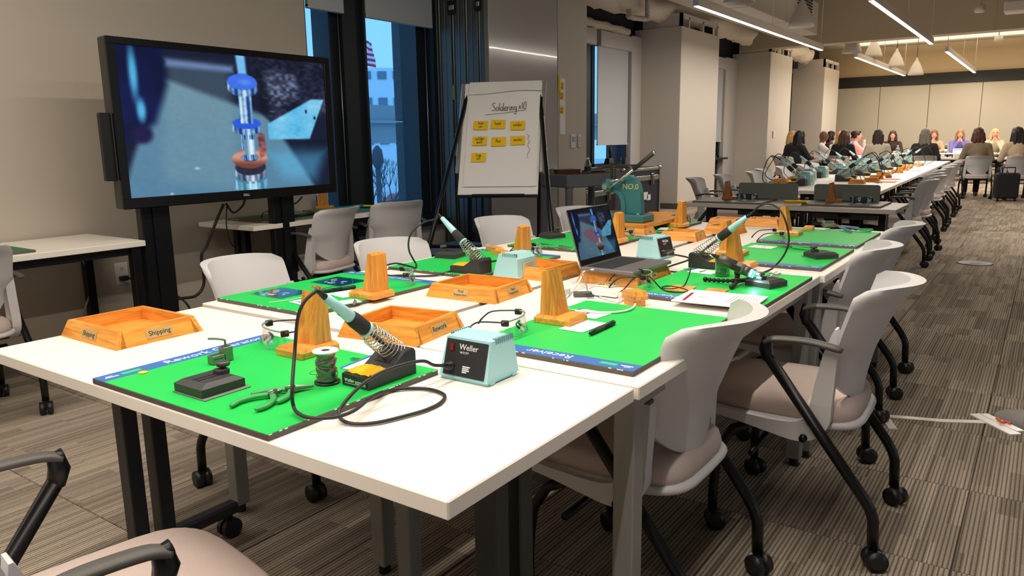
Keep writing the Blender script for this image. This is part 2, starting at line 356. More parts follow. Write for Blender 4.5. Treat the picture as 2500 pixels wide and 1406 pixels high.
# walls
wl = M().box(-4.5, 4.02, 4.69, 5.1, 0, 5.2).box(4.02, 5.62, 4.69, 5.1, 2.62, 5.2).box(4.02, 5.62, 4.69, 5.1, 0, .5)
wl_ = struct('wall_left', wl, WALL)
struct('wall_rear', M().box(-4.7, -4.5, -8, 5.1, 0, 5.2), WALL)
struct('wall_right', M().box(-4.5, 26.4, -8.2, -8, 0, 5.2), WALL)
struct('window_4', M().box(-1.1, 8.1, -8.0, -7.94, .5, .56).box(-1.1, 8.1, -8.0, -7.94, 2.84, 2.9).box(-1.1, -1.04, -8, -7.94, .5, 2.9).box(3.47, 3.53, -8, -7.94, .5, 2.9).box(8.04, 8.1, -8, -7.94, .5, 2.9), FRAME)
wb = struct('wall_back', M().box(26.06, 26.4, -8, 6.6, 0, 5.2), TANW)
pm = M().box(26.0, 26.06, -.662, .662, .08, 2.68, .004).mesh('wall_panel', PANW)
for k in range(10):
    o = bpy.data.objects.new('wall_panel', pm); COL.objects.link(o); o.parent = wb; o.location = (0, 5.115 - 1.34 * k, 0)
struct('trim_1', M().box(25.97, 26.06, -8, 6.6, 2.685, 3.0), DARKB)
struct('baseboard_back', M().box(25.98, 26.06, -8, 6.6, 0, .08), BASEB)
struct('baseboard_left', M().box(-4.5, 4.02, 4.675, 4.69, 0, .1), BASEB)
struct('wall_outer', M().box(7.36, 26.4, 6.22, 6.6, 0, .8).box(7.36, 10.9, 6.22, 6.6, .8, 3.0).box(12.42, 16.8, 6.22, 6.6, .8, 3.0).box(17.5, 26.4, 6.22, 6.6, .8, 3.0).box(7.36, 26.4, 6.3, 6.6, 3.0, 5.2), DARKP)
struct('wall_pocket', M().box(6.77, 7.36, 4.15, 4.98, 0, 2.71, .006).box(7.24, 7.36, 4.98, 6.6, 0, 2.71), CREAM)
struct('wall_partition_end', M().box(5.62, 7.36, 4.78, 5.0, 0, 5.2), DARKP)
for n, x0 in ((1, 12.78), (2, 17.88), (3, 22.9)):
    w = 1.82 if n == 1 else 1.76
    p = struct('wall_pier_%d' % n, M().box(x0, x0 + w, 5.36, 6.24, 0, 3.12, .004), WALLP)
    M().box(x0 - .012, x0 + w + .012, 5.348, 6.2, 0, .1).build('baseboard', BASEB, p)
    f = M().box(x0 + .03, x0 + w - .04, 5.37, 5.42, 3.26, 3.34)
    for q in (.03, .34, .98, w - .1): f.box(x0 + q, x0 + q + .05, 5.37, 5.42, 3.12, 3.3)
    f.box(x0 + .03, x0 + .08, 5.37, 6.1, 3.12, 3.34)
    f.build('stud_frame', WPOST, p)
    M().box(x0 + w - .16, x0 + w - .12, 5.45, 5.6, 3.1, 3.32).box(x0 + .3, x0 + .35, 5.5, 5.62, 3.1, 3.34).box(x0 + .06, x0 + w - .1, 5.7, 5.74, 3.1, 3.3).build('dark_stud', DARKP, p)
struct('ceiling', M().box(-4.5, 17.8, -8, 6.6, 5.2, 5.3), CEILM)
struct('ceiling_far', M().box(18.2, 26.4, -8, 6.6, 3.84, 3.94), CEILM)
struct('trim_2', M().box(17.8, 18.2, -8, 6.06, 3.18, 5.2, .006), BULK)   # bulkhead
for k in range(1, 6): struct('trim_%d' % (k + 2), M().box(17.797, 17.801, 5.3 - 2.1 * k, 5.304 - 2.1 * k, 3.19, 5.2), mat('seam', (150, 138, 116), .7))
# window 1 (left wall)
w1 = struct('window_1', M().box(4.02, 4.07, 4.74, 5.0, .5, 2.62).box(4.44, 4.65, 4.74, 5.0, .5, 2.62).box(4.635, 4.66, 4.70, 4.74, .5, 2.62).box(5.5, 5.62, 4.70, 5.0, .5, 2.62).box(4.02, 5.62, 4.74, 5.0, .48, .56).box(4.02, 5.62, 4.74, 5.0, 2.56, 2.62)
            .box(4.35, 4.44, 4.8, 5.0, .56, 2.6).box(5.38, 5.5, 4.8, 5.0, .56, 2.6), FRAME)
M().box(4.07, 4.36, 4.93, 4.94, .56, 2.6).build('pane', GLASSW, w1); M().box(4.65, 5.4, 4.93, 4.94, .56, 2.6).build('pane', GLASSW, w1)
M().box(4.0, 5.62, 4.60, 4.74, .49, .535, .004).build('sill', FRAME, w1)
for a, b_ in ((4.07, 4.43), (4.67, 5.5)): M().box(a, b_, 4.70, 4.735, 2.27, 2.6).box(a, b_, 4.695, 4.74, 2.255, 2.285, .004).build('roller_blind', BLIND, w1)
M().tube([(4.415, 4.76, .57), (4.415, 4.76, 2.3)], .004, 6).build('blind_chain', ALU, w1); M().tube([(5.44, 4.74, .6), (5.44, 4.74, 2.28)], .004, 6).build('blind_chain', ALU, w1)
# windows 2 and 3 (alcoves between the piers)
for n, x0, x1, px in ((2, 11.0, 12.4, 12.8), (3, 16.3, 17.1, 17.9)):
    w2 = struct('window_%d' % n, M().box(x0 - .1, x0 + .06, 6.17, 6.3, .8, 2.98).box(x0 + .16, x0 + .24, 6.19, 6.3, .8, 2.98).box(x1 - .1, x1, 6.19, 6.3, .8, 2.98).box(x0 - .1, x1, 6.19, 6.3, .78, .84).box(x0 - .1, x1, 6.19, 6.3, 2.94, 3.0), FRAME)
    M().box(x0 + .24, x1 - .1, 6.25, 6.26, .84, 2.94).build('pane', GLASSW, w2)
    M().box(x0 + .25, x1 - .06, 6.14, 6.155, 1.16, 2.75).box(x0 + .25, x1 - .05, 6.135, 6.16, 1.145, 1.17).build('roller_blind', BLIND, w2)
    M().box(x0 + .25, x1 + .02, 6.08, 6.2, 2.72, 2.96, .004).build('valance', WPOST, w2)
    M().box(x0 - .6, x0 + .1, 6.08, 6.2, 2.72, 2.96, .004).build('valance', WPOST, w2)
    M().box(x1, px - .02, 6.1, 6.24, .0, 2.99, .004).build('post', WPOST, w2)
    M().box(x0 - .2, x1, 5.98, 6.2, .76, .8, .004).build('sill', FRAME, w2)
# partition stack: four folding panels parked against the window wall, whiteboard face to the room
PGRAY = mat('partition_frame', (84, 90, 88), .4, .4, var=.1, vscale=4)
WBOARD = mat('whiteboard_gloss', (186, 182, 178), .13, coat=.3)
for k, (y0, y1) in enumerate(((4.15, 4.285), (4.29, 4.43), (4.435, 4.59), (4.595, 4.75))):
    t = thing('folding_partition_panel', ['folding wall panel with whiteboard face, frontmost of the parked stack', 'second folding wall panel, right behind the whiteboard panel', 'third folding wall panel, between the second and the window side one', 'folding wall panel of the stack nearest the window'][k], 'partition', (0, 0, 0), 0, 'parked folding wall panels')
    M().box(5.6, 6.76, y0 + .012, y1 - .004, .03, 5.1).build('panel_core', PGRAY, t)
    M().box(5.55, 5.6, y0, y0 + .052, .03, 5.1, .004).box(5.55, 5.6, y1 - .056, y1, .03, 5.1, .004).box(5.572, 5.6, y0 + .05, y1 - .05, .03, 5.1).build('edge_profile', PGRAY, t)
    M().tube([(5.566, (y0 + y1) / 2, .05), (5.566, (y0 + y1) / 2, 5.1)], .006, 6).build('seal_strip', ALU, t)
    if k in (0, 2): M().box(5.545, 5.552, y0 + .03, y1 - .03, 2.36, 2.48).build('hinge_pocket', BLACK, t); M().box(5.54, 5.56, y0 + .05, y1 - .05, 2.4, 2.44, .003).build('hinge_lug', ALU, t)
    if k in (1, 2): M().box(5.544, 5.551, y0 + .04, y0 + .1, .96, 1.02).build('latch_square', BLACK, t)
    if k == 2: M().box(5.545, 5.551, y0 + .055, y0 + .08, 1.11, 1.32).box(5.545, 5.551, y0 + .07, y0 + .09, 1.62, 1.75).build('yellow_sticker', mat('dull_yellow', (132, 140, 60), .6), t)
    if k == 1: M().box(5.545, 5.551, y0 + .05, y0 + .075, 1.1, 1.32).build('yellow_sticker', mat('dull_yellow', (132, 140, 60), .6), t)
    if k < 2:
        M().box(5.545, 5.552, y0 + .02, y1 - .02, .1, .42).build('floor_seal_crank', BLACK, t)
    if k == 0: M().box(5.605, 6.755, y0, y0 + .012, .06, 5.1, .002).build('whiteboard_face', WBOARD, t)
# plenum above the alcoves: lagged pipes, rough concrete, drain pipe
def fluffy(name, lab, pts, r, seed, squash=1.):
    rnd = random.Random(seed); mb = M(); P = spline(pts, 12); n = 18
    vs = []
    def fn(u, v):
        p = P[min(len(P) - 1, int(v * (len(P) - 1) + .5))]; a = 2 * PI * u; q = r * (1 + .28 * (rnd.random() - .5) + .14 * math.sin(v * 31 + 3 * a))
        return (p.x + (rnd.random() - .5) * r * .2, p.y + q * math.cos(a), p.z + q * math.sin(a) * squash)
    mb.grid(fn, n, len(P), True, True)
    o = mb.build(name, FLUFF); tag(o, lab, 'insulation'); return o
fluffy('lagged_pipe', 'thick fluffy white lagged pipe above the alcove by the first pier', [(7.4, 5.75, 3.36), (9.5, 5.75, 3.38), (12, 5.75, 3.4), (15, 5.75, 3.46), (17.4, 5.75, 3.44)], .2, 1)
fluffy('lagged_beam', 'strip of white fluffy insulation on the beam over the blind', [(10, 6.15, 3.05), (11, 6.15, 3.05), (12.3, 6.15, 3.03)], .07, 2)
fluffy('lagged_pipe', 'lagged pipe between the second and third piers, warm lit', [(18.3, 5.8, 3.45), (20, 5.8, 3.43), (22.6, 5.8, 3.42)], .2, 3)
struct('trim_9', M().grid(lambda u, v: (7.4 + 10.3 * u, 6.28 - .9 * v * v - .12 * math.sin(u * 17 + v * 5), 3.5 + 1.4 * v + .08 * math.sin(u * 29 + 4 * v)), 60, 12), CONC)   # sprayed concrete haunch
t = M().tube([(11.6, 5.45, 5.1), (11.6, 5.45, 3.14), (11.55, 5.47, 3.1), (11.2, 5.5, 3.08), (11.1, 5.52, 3.1), (11.08, 5.52, 3.2)], .04, 10).ball((11.6, 5.45, 3.12), .055).ball((11.1, 5.52, 3.1), .052)
tag(t.build('drain_pipe', WPOST), 'white vertical drain pipe with an elbow above the alcove', 'pipe')
d = thing('air_duct', 'large white rectangular air duct with a louvered grille under the ceiling', 'duct', (0, 0, 0))
M().box(9, 17.3, 4.25, 5.05, 3.32, 3.95, .01).build('duct_body', WPOST, d)
g = M().box(15.55, 16.75, 4.23, 4.25, 3.5, 4.1, .004); g.build('grille_frame', WPOST, d)
for k in range(9): M().box(15.62, 16.68, 4.215, 4.235, 3.56 + .056 * k, 3.585 + .056 * k).build('louver', DARKP, d)
for k in range(3): M().box(10.6 + 2.2 * k, 10.62 + 2.2 * k, 4.245, 5.055, 3.315, 3.955).build('duct_joint', CEILM, d)
# luminaires seen in the frame
GLOW = emitmat('lamp_diffuser', (255, 246, 232), 9)
LAMPW = mat('lamp_white', (214, 208, 204), .5)
names = {(3.9, 9.72): 'long white linear lamp on the window side, nearest in view', (2.03, 10.8): 'white linear lamp over the aisle side of the iron table', (3.66, 18.26): 'far linear lamp on the window side, ending above the meeting', (1.95, 18.4): 'far short linear lamp hung in front of the dark band'}
for k, y, x0, x1, z, p in FIX:
    lab = names.get((y, x0)); h = (x1 - x0) / 2
    t = thing('linear_lamp', lab, 'lamp' if lab else None, ((x0 + x1) / 2, y, z), 0, 'linear lamps' if lab else None)
    if not lab: t.name = 'ceiling_lamp'; t['kind'] = 'structure'
    M().box(-h, h, -.035, .035, 0, .11, .004).build('housing', LAMPW, t)
    M().box(-h + .02, h - .02, -.028, .028, -.006, 0).build('diffuser', GLOW, t)
    zc = (3.84 if k == 'far' else 5.2) - z
    for q in (-h + .1, 0, h - .1): M().tube([(q, 0, .1), (q, 0, zc)], .006, 5).build('suspension_rod', LAMPW, t)
PEND = M().lathe([(.028, .46), (.03, .40), (.075, .33), (.14, .2), (.19, .06), (.2, 0), (.19, 0), (.178, .06), (.13, .2), (.06, .31)], 28, False).mesh('pendant_shade', LAMPW)
def pendant(p, lab, s=1, zc=5.2):
    t = thing('pendant_lamp', lab, 'lamp', p, 0, 'bell pendant lamps'); o = bpy.data.objects.new('shade', PEND); COL.objects.link(o); o.parent = t; o.scale = (s, s, s)
    M().ball((0, 0, .16), .045).build('bulb', LAMPW, t)
    M().tube([(0, 0, .42), (.01, 0, .8), (0, 0, zc - p[2])], .007, 5).build('cable', CORD, t)
pendant((10.06, 3.45, 2.93), 'nearest white bell pendant, only its lower rim in view'); pendant((13.2, 3.5, 2.97), 'white bell pendant beside the louvered duct grille')
pendant((18.3, 3.75, 3.0), 'third white bell pendant, against the bright ceiling edge', zc=3.84); pendant((20.2, 3.66, 3.05), 'fourth white bell pendant from the near end', zc=3.84)
pendant((22.4, 3.5, 2.96), 'fifth white bell pendant, half behind the linear lamp', zc=3.84); pendant((24.3, 3.28, 2.86), 'farthest white bell pendant in front of the dark band', zc=3.84)
for p, l, zc in (((16.5,1.285,3.397), 'round white sensor hung on a stem in front of the bulkhead', 5.2), ((21,1.212,3.305), 'small white spotlight on a stem by the back wall', 3.84)):
    t = thing('ceiling_sensor', l, 'sensor', p); M().lathe([(.07, -.03), (.09, .0), (.08, .09), (.03, .1)], 16).build('head', LAMPW, t); M().tube([(0, 0, .08), (0, 0, zc - p[2])], .014, 6).build('stem', LAMPW, t)
t = thing('projector', 'grey white projector box at the upper right corner under the ceiling', 'projector', (16,0.6666,3.344))
M().box(-.2, .2, -.22, .22, -.1, .08, .02).build('body', LAMPW, t); M().tube([(0, 0, .06), (0, 0, 1.6)], .02, 8).build('mount', LAMPW, t)
# wall fittings
def plate(name, lab, cat, loc, w, h, face, col=(226, 224, 222)):
    t = thing(name, lab, cat, loc); M().box(-w / 2, w / 2, -.012, 0, -h / 2, h / 2, .003).build('cover_plate', mat('white_plate', col, .4), t); return t
t = plate('thermostat', 'white wall thermostat with a pale screen by the whiteboard', 'thermostat', (7.06, 4.15, 1.23), .09, .14, 0); M().box(-.025, .025, -.016, -.012, -.005, .045).build('screen', mat('lcd', (150, 170, 205), .3), t)
t = plate('light_switch', 'white wall switch panel next to the thermostat', 'switch', (7.19, 4.15, 1.23), .05, .13, 0)
for k in range(3): M().box(-.014, .014, -.016, -.012, -.048 + .035 * k, -.024 + .035 * k).build('button', mat('switch_button', (196, 194, 192), .5), t)
t = plate('switch_plate', 'small wall switch plate on the second pier', 'switch', (18.33,5.345,1.303), .1, .16, 0, (206, 196, 180))
t = plate('pier_outlet', 'small white outlet plate low on the first pier', 'outlet', (13.64,5.345,0.4156), .08, .12, 0)
t = thing('wall_outlet', 'white duplex outlet plate on the left wall with a black plug', 'outlet', (2.43, 4.69, .47))
M().box(-.04, .04, -.008, 0, -.066, .066, .003).build('cover_plate', PAPER, t)
for s in (.028, -.028):
    M().cyl((0, -.004, s), .018, -.006, 0, 14, 'y').build('socket', PAPER, t)
    M().box(-.008, -.005, -.0115, -.01, s, s + .009).box(.005, .008, -.0115, -.01, s, s + .009).cyl((0, -.0105, s - .007), .003, -.001, .001, 8, 'y').build('slot', BLACK, t)
# outside the windows
SNOW = mat('snowy_ground', (196, 206, 214), .9, var=.25, vscale=.3)
tag(M().box(-60, 220, 8, 420, -5.2, -5).build('snowy_plaza', SNOW), kind='structure')
bt = thing('office_building', 'large pale office block with rows of windows seen through the window', 'building', (0, 0, 0))
PB = mat('pale_facade', (226, 236, 244), .8)
# facade plane facing the room
bd = Vector((1.15, -1)).normalized()
def bp(u, o, z): return (66 + bd.x * u - bd.y * o * -1 * 0 + o * .66, 74 + bd.y * u + o * .75, z)
def bbox(mb, u0, u1, o0, o1, z0, z1):
    vs = [bp(u, o, z) for u in (u0, u1) for o in (o0, o1) for z in (z0, z1)]
    mb.raw(vs, [(0, 1, 3, 2), (4, 6, 7, 5), (0, 4, 5, 1), (2, 3, 7, 6), (0, 2, 6, 4), (1, 5, 7, 3)])
mb = M(); bbox(mb, -30, 22, 0, 14, -5, 10.4); mb.build('facade', PB, bt)
WB = mat('far_window', (112, 132, 150), .3)
for r in range(6):
    if r == 4: continue
    for c in range(24):
        mb = M(); bbox(mb, -24 + 1.9 * c, -22.9 + 1.9 * c, -.15, .05, 1.0 + 1.6 * r, 1.95 + 1.6 * r); mb.build('window', WB, bt)
CONB = mat('overpass_grey', (150, 156, 162), .9)
tag(M().box(10, 60, 28, 29, 1.2, 3.1).box(10, 60, 27.7, 28.2, 2.2, 2.35).build('overpass', CONB), 'long grey concrete parapet crossing behind the window', 'parapet')
GRAN = mat('granite', (92, 98, 104), .8, var=.45, vscale=22)
tag(M().box(6.3, 6.9, 5.0, 5.672, -1, 3.6).build('wall_return', mat('return_blue_grey', (62, 78, 92), .6)), kind='structure')
t = thing('granite_column', 'speckled grey granite column just outside the window', 'column', (0, 0, 0))
M().box(6.28, 6.9, 5.674, 5.955, -1, 1.46, .008).build('stone_block', GRAN, t); M().box(6.28, 6.9, 5.674, 5.955, 1.478, 3.6, .008).build('stone_block', GRAN, t)
POLE = mat('pole_grey', (120, 128, 134), .6)
def outd(px): return px
t = thing('flagpole', 'tall thin pale flagpole seen through the left pane', 'pole', (0, 0, 0)); p = (43.69,47.24,10.44); q = (42.29,45.63,-0.2142)
M().tube([(p[0], p[1], -5), (p[0], p[1], p[2])], .09, 8).build('pole', POLE, t); M().ball((p[0], p[1], p[2] + .12), .22).build('finial', ALU, t)
t = thing('flag', 'red and white striped flag flying beside the dark mullion', 'flag', (0, 0, 0)); a = (43.23,43.87,8.997); b_ = (43.27,43.2,7.176)
M().tube([(a[0] - .5, a[1] + .55, -5), (a[0] - .5, a[1] + .55, a[2] + .6)], .08, 8).build('pole', POLE, t)
fr, fw = mat('flag_red', (216, 60, 96), .8), mat('flag_white', (236, 230, 240), .8)
dz = (a[2] - b_[2]) / 9
for k in range(9):
    M().grid(lambda u, v: (a[0] - .45 + 1.15 * u, a[1] + .5 - .8 * u + .18 * math.sin(u * 8 + k * .4), a[2] - dz * (k + v) - .25 * u * u), 8, 2).build('stripe', (fr, fw)[k % 2], t)
BARK = mat('bare_bark', (84, 88, 96), .9)
def tree(p, h, seed, lab):
    rnd = random.Random(seed); mb = M()
    def br(a, d, l, r, n):
        e = a + d * l; mb.tube([a, (a + e) / 2 + Vector((rnd.random() - .5, rnd.random() - .5, 0)) * l * .1, e], [r, r * .8, r * .6], 5)
        if n:
            for k in range(3): br(e, (d + Vector((rnd.random() - .5, rnd.random() - .5, rnd.random() * .5)) * 1.3).normalized(), l * .68, r * .55, n - 1)
    br(Vector(p), Vector((0, 0, 1)), h * .36, .11, 4)
    tag(mb.build('bare_tree', BARK), lab, 'tree', 'bare trees on the plaza')
for px, d, sd, l in ((832, 36, 1, 'bare tree seen through the left pane beside the parked car'), (940, 40, 2, 'bare tree seen in the middle of the right pane'), (952, 52, 3, 'bare tree next to the granite column, farther off'), (928, 60, 4, 'small bare tree far across the plaza')):
    x, y = {832: (25.17,27.51,-0.1027), 940: (29.28,28.69,-0.2874), 952: (38.35,36.88,-0.7557), 928: (43.68,43.38,-1.049)}[px][:2]; tree((x, y, -5), 5.4, sd, l)
for (x, y, z), l in (((17.93,19.99,-0.4123), 'dark street lamp post low in the left pane'), ((18.8,18.7,-0.5736), 'dark street lamp post low in the right pane')):
    t = thing('street_lamp', l, 'lamp post', (x, y, -5), 0, 'street lamps'); M().tube([(0, 0, 0), (0, 0, 5.4)], .09, 8).build('post', BARK, t); M().lathe([(.2, 0), (.2, .3), (.1, .5)], 10).build('base', BARK, t); M().lathe([(.1, 5.4), (.22, 5.6), (.16, 6.0), (.04, 6.15)], 10).build('lantern', BARK, t)
def car(p, rz, c, l):
    t = thing('car', l, 'car', p, rz, 'cars on the street'); m = mat('car_%d' % c[0], c, .3)
    M().prism([(-2.2, .35), (2.2, .35), (2.15, .85), (1.3, .95), (.7, 1.45), (-1.1, 1.45), (-1.7, .95), (-2.2, .9)], -.85, .85, 'y').build('body', m, t)
    M().prism([(1.15, .97), (.65, 1.38), (-1.0, 1.38), (-1.5, .97)], -.87, .87, 'y').build('windows', WB, t)
    for x in (-1.35, 1.35):
        for y in (-.8, .8): M().cyl((x, y, .33), .33, -.1, .1, 14, 'y').build('wheel', BLACK, t)
for (x, y, z), rz, c, l in (((48.92,53.47,-1.527), .6, (222, 228, 232), 'white car on the street behind the left pane'), ((52.4,59.16,-1.503), .6, (60, 66, 74), 'dark car half hidden by the television'), ((53.71,50.12,-1.734), -.4, (150, 60, 60), 'reddish parked car beside the granite column')): car((x, y, -5), rz, c, l)
# ================================================================= FURNITURE
def table(lab, x0, x1, y0, y1, top=WHITE, leg=LEG, style='post', z=.74, rz=0, group='white work tables', cat='table', name='work_table', screens=None):
    cx, cy = (x0 + x1) / 2, (y0 + y1) / 2; hx, hy = (x1 - x0) / 2, (y1 - y0) / 2
    t = thing(name, lab, cat, (cx, cy, 0), rz, group)
    M().box(-hx, hx, -hy, hy, z - .031, z, .0025).build('tabletop', [top], t)
    if style == 'post':
        for sx in (-1, 1):
            for sy in (-1, 1):
                x, y = sx * (hx - .045), sy * (hy - .045)
                lg = M().box(x - .025, x + .025, y - .025, y + .025, .03, z - .031, .003).build('leg', leg, t)
                M().cyl((x, y, 0), .018, 0, .03, 12).build('glide', BLACK, lg)
        f = M()
        for sy in (-1, 1): f.box(-hx + .07, hx - .07, sy * (hy - .05) - .012, sy * (hy - .05) + .012, z - .075, z - .031)
        for sx in (-1, 1): f.box(sx * (hx - .05) - .012, sx * (hx - .05) + .012, -hy + .07, hy - .07, z - .075, z - .031)
        f.build('under_frame', leg, t)
    else:   # T-leg nesting table: twin columns, foot bar and casters; long axis = y when hy > hx
        ax = hy > hx
        for s in (-1, 1):
            c = s * ((hy if ax else hx) - .12)
            def bx(mb, a0, a1, b0, b1, z0, z1, q=.003): return mb.box(a0, a1, b0, b1, z0, z1, q) if ax else mb.box(b0, b1, a0, a1, z0, z1, q)
            for o in (-.04, .04): bx(M(), o - .022, o + .022, c - .025, c + .025, .1, z - .031).build('leg', leg, t)
            w = (hx if ax else hy)
            ft = bx(M(), -w + .02, w - .02, c - .022, c + .022, .075, .115, .008).build('foot_bar', leg, t)
            for o in (-w + .05, w - .05):
                mb = M(); p = (o, c) if ax else (c, o)
                mb.cyl((p[0], p[1], .033), .033, -.022, -.006, 16, 'y').cyl((p[0], p[1], .033), .033, .006, .022, 16, 'y').cyl((p[0], p[1], .0), .012, .04, .08, 8); mb.build('caster', BLACK, ft)
        bx(M(), -.03, .03, -(hy if ax else hx) + .14, (hy if ax else hx) - .14, z - .07, z - .031).build('under_frame', leg, t)
    return t
table('white head table at the near end, long side towards the camera', .772, 1.376, .661, 2.186, style='T', leg=LEGSH)
table('white work table with the final inspection tray, left of the seam', 1.408, 2.93, 1.452, 2.232)
table('white work table under the laptop and the receiver mat, right of the seam', 1.388, 2.92, .655, 1.42)
table('far left white work table under the blue green arbor press', 2.945, 4.465, 1.44, 2.2)
table('far right white work table with the wire stripper mat', 2.93, 4.45, .64, 1.405)
# wall tables
table('white table against the left wall, left of the television', .72, 2.24, 4.03, 4.66, leg=BLACKM, group='tables along the window wall')
table('white table against the wall behind the television', 2.97, 4.46, 4.07, 4.66, style='T', leg=BLACKM, group='tables along the window wall')
# table with its two screens, shade painted into its top
dt = table('table shaded grey with two upright screens beyond the main tables', 5.76, 6.37, .83, 2.36, top=SHADEL, style='T', leg=BLACKM, group='shaded tables', z=.74)
SCR = mat('screen_fabric', (98, 104, 96), .85, var=.05, vscale=200)
for y0, y1, l in ((1.65, 2.13, 'left grey green desk screen with rounded top corners'), (1.04, 1.52, 'right grey green desk screen, beside the yellow note')):
    q = []
    for cx_, cy_, a0 in ((y1 - .02, .85, 0), (y0 + .02, .85, 90)):
        for k in range(4): a = math.radians(a0 + 30 * k); q.append((cx_ + .02 * math.cos(a), cy_ + .02 * math.sin(a)))
    t = thing('desk_screen', l, 'screen', (6.395, 0, 0), 0, 'desk screens'); M().prism([(y0, .6), (y1, .6)] + q, -.012, .012, 'x').build('panel', SCR, t); M().box(-.03, -.012, (y0 + y1) / 2 - .05, (y0 + y1) / 2 + .05, .62, .70).build('bracket', BLACKM, t)
# ------------------------------------------------ chair (faces +x)
def lerp(a, b, t): return a + (b - a) * t
def interp(tab, z):
    for i in range(len(tab) - 1):
        if z <= tab[i + 1][0] or i == len(tab) - 2:
            t = (z - tab[i][0]) / (tab[i + 1][0] - tab[i][0]); t = max(0, min(1, t)); return lerp(tab[i][1], tab[i + 1][1], t)
def smooth(t): t = max(0, min(1, t)); return t * t * (3 - 2 * t)
def make_chair():
    t = thing('task_chair', '-', 'chair', (0, 0, 0), 0, 'white and grey task chairs')
    xc = [(.44, -.138), (.52, -.148), (.60, -.165), (.68, -.195), (.75, -.225), (.83, -.262)]
    xe = [(.44, -.072), (.52, -.076), (.60, -.086), (.68, -.104), (.75, -.124), (.83, -.148)]
    hw = [(.44, .14), (.47, .165), (.52, .178), (.57, .184), (.605, .196), (.645, .226), (.83, .228)]
    NU, NV = 19, 17
    def surf(u, v, side):
        a = 2 * u - 1; zb = .452 + .085 * abs(a) ** 3.2; zt = .822 - .014 * abs(a) ** 6 - (.012 if abs(a) > .99 else 0); z = zb + (zt - zb) * v
        w = interp(hw, z); 
        if v > .93: w -= .008 * smooth((v - .93) / .07)
        x = lerp(interp(xc, z), interp(xe, z), abs(a) ** 2.0)
        lip = smooth((v - .80) / .2) * (1 - a * a) ** .6 * .030
        th = .011 + lip
        return (x - (th if side else 0), w * a, z)
    vs = []; fs = []
    for side in (0, 1):
        for j in range(NV):
            for i in range(NU): vs.append(surf(i / (NU - 1), (j / (NV - 1)) ** .9, side))
    n1 = NU * NV
    for j in range(NV - 1):
        for i in range(NU - 1):
            a = j * NU + i; fs.append((a, a + NU, a + NU + 1, a + 1)); b = n1 + a; fs.append((b, b + 1, b + NU + 1, b + NU))
    bord = [i for i in range(NU)] + [j * NU + NU - 1 for j in range(1, NV)] + [(NV - 1) * NU + i for i in range(NU - 2, -1, -1)] + [j * NU for j in range(NV - 2, 0, -1)]
    for k in range(len(bord)): a, b = bord[k], bord[(k + 1) % len(bord)]; fs.append((a, b, n1 + b, n1 + a))
    m = M().raw(vs, fs, True); sh = m.build('backrest_shell', SHELL, t)
    md = sh.modifiers.new('edge', 'EDGE_SPLIT'); md.split_angle = math.radians(50)
    # side frames: J-shaped strips from the back down and forward along the seat
    path = [(-.098, .70), (-.088, .62), (-.078, .53), (-.072, .47), (-.066, .425), (-.045, .393), (-.005, .378), (.06, .380), (.16, .392), (.27, .404)]
    wid = [.003, .02, .027, .030, .034, .034, .030, .022, .015, .010]
    P = spline([(p[0], 0, p[1]) for p in path], 4); Wd = [lerp(wid[min(int(i / 4), 9)], wid[min(int(i / 4) + 1, 9)], (i % 4) / 4) for i in range(len(P))]
    up, lo = [], []
    for i, p in enumerate(P):
        d = (P[min(i + 1, len(P) - 1)] - P[max(i - 1, 0)]).normalized(); n = Vector((d.z, 0, -d.x)); up.append(p + n * Wd[i]); lo.append(p - n * Wd[i])
    for s in (-1, 1):
        vs = []; fs = []; k = len(P)
        for yy in (.199, .238):
            for i in range(k):
                sq = .006 if yy > .22 else 0
                vs += [(up[i].x, s * (yy - .012 * (i < 12) * (1 - i / 12)), up[i].z), (lo[i].x, s * (yy - .012 * (i < 12) * (1 - i / 12)), lo[i].z)]
        o = 2 * k
        for i in range(k - 1):
            a, b, c, d = 2 * i, 2 * i + 1, 2 * i + 3, 2 * i + 2
            q = [(a, b, c, d), (o + a, o + d, o + c, o + b), (a, d, o + d, o + a), (b, o + b, o + c, c)]
            fs += q if s > 0 else [f[::-1] for f in q]
        fs += [(0, o, o + 1, 1), (2 * k - 2, 2 * k - 1, o + 2 * k - 1, o + 2 * k - 2)]
        M().raw(vs, fs).build('side_frame', SHELL, t)
    def sup(a, e=4.2):  # superellipse outline
        c, s = math.cos(a), math.sin(a); return (math.copysign(abs(c) ** (2 / e), c), math.copysign(abs(s) ** (2 / e), s))
    n = 32
    def seat(u, v):
        a = 2 * PI * u; c, s = sup(a); k, z = [(.90, .400), (1.0, .408), (1.012, .428), (.985, .451), (.92, .463), (.6, .467), (.02, .466)][int(v * 6 + .5)]
        x = .085 + .25 * c * k; return (x, .208 * s * k, z - .016 * max(0, (x - .22) / .115) ** 2)
    M().grid(seat, n, 7, True, True).build('seat_cushion', SEATF, t)
    def pan(u, v):
        a = 2 * PI * u; c, s = sup(a); k, z = [(.02, .372), (.7, .374), (1.02, .388), (1.045, .399), (1.02, .408), (.9, .408)][int(v * 5 + .5)]
        return (.075 + .248 * c * k, .210 * s * k, z - .014 * max(0, (c * k - .55) / .45) ** 2)
    M().grid(pan, n, 6, True, True).build('seat_pan', SHELL, t)
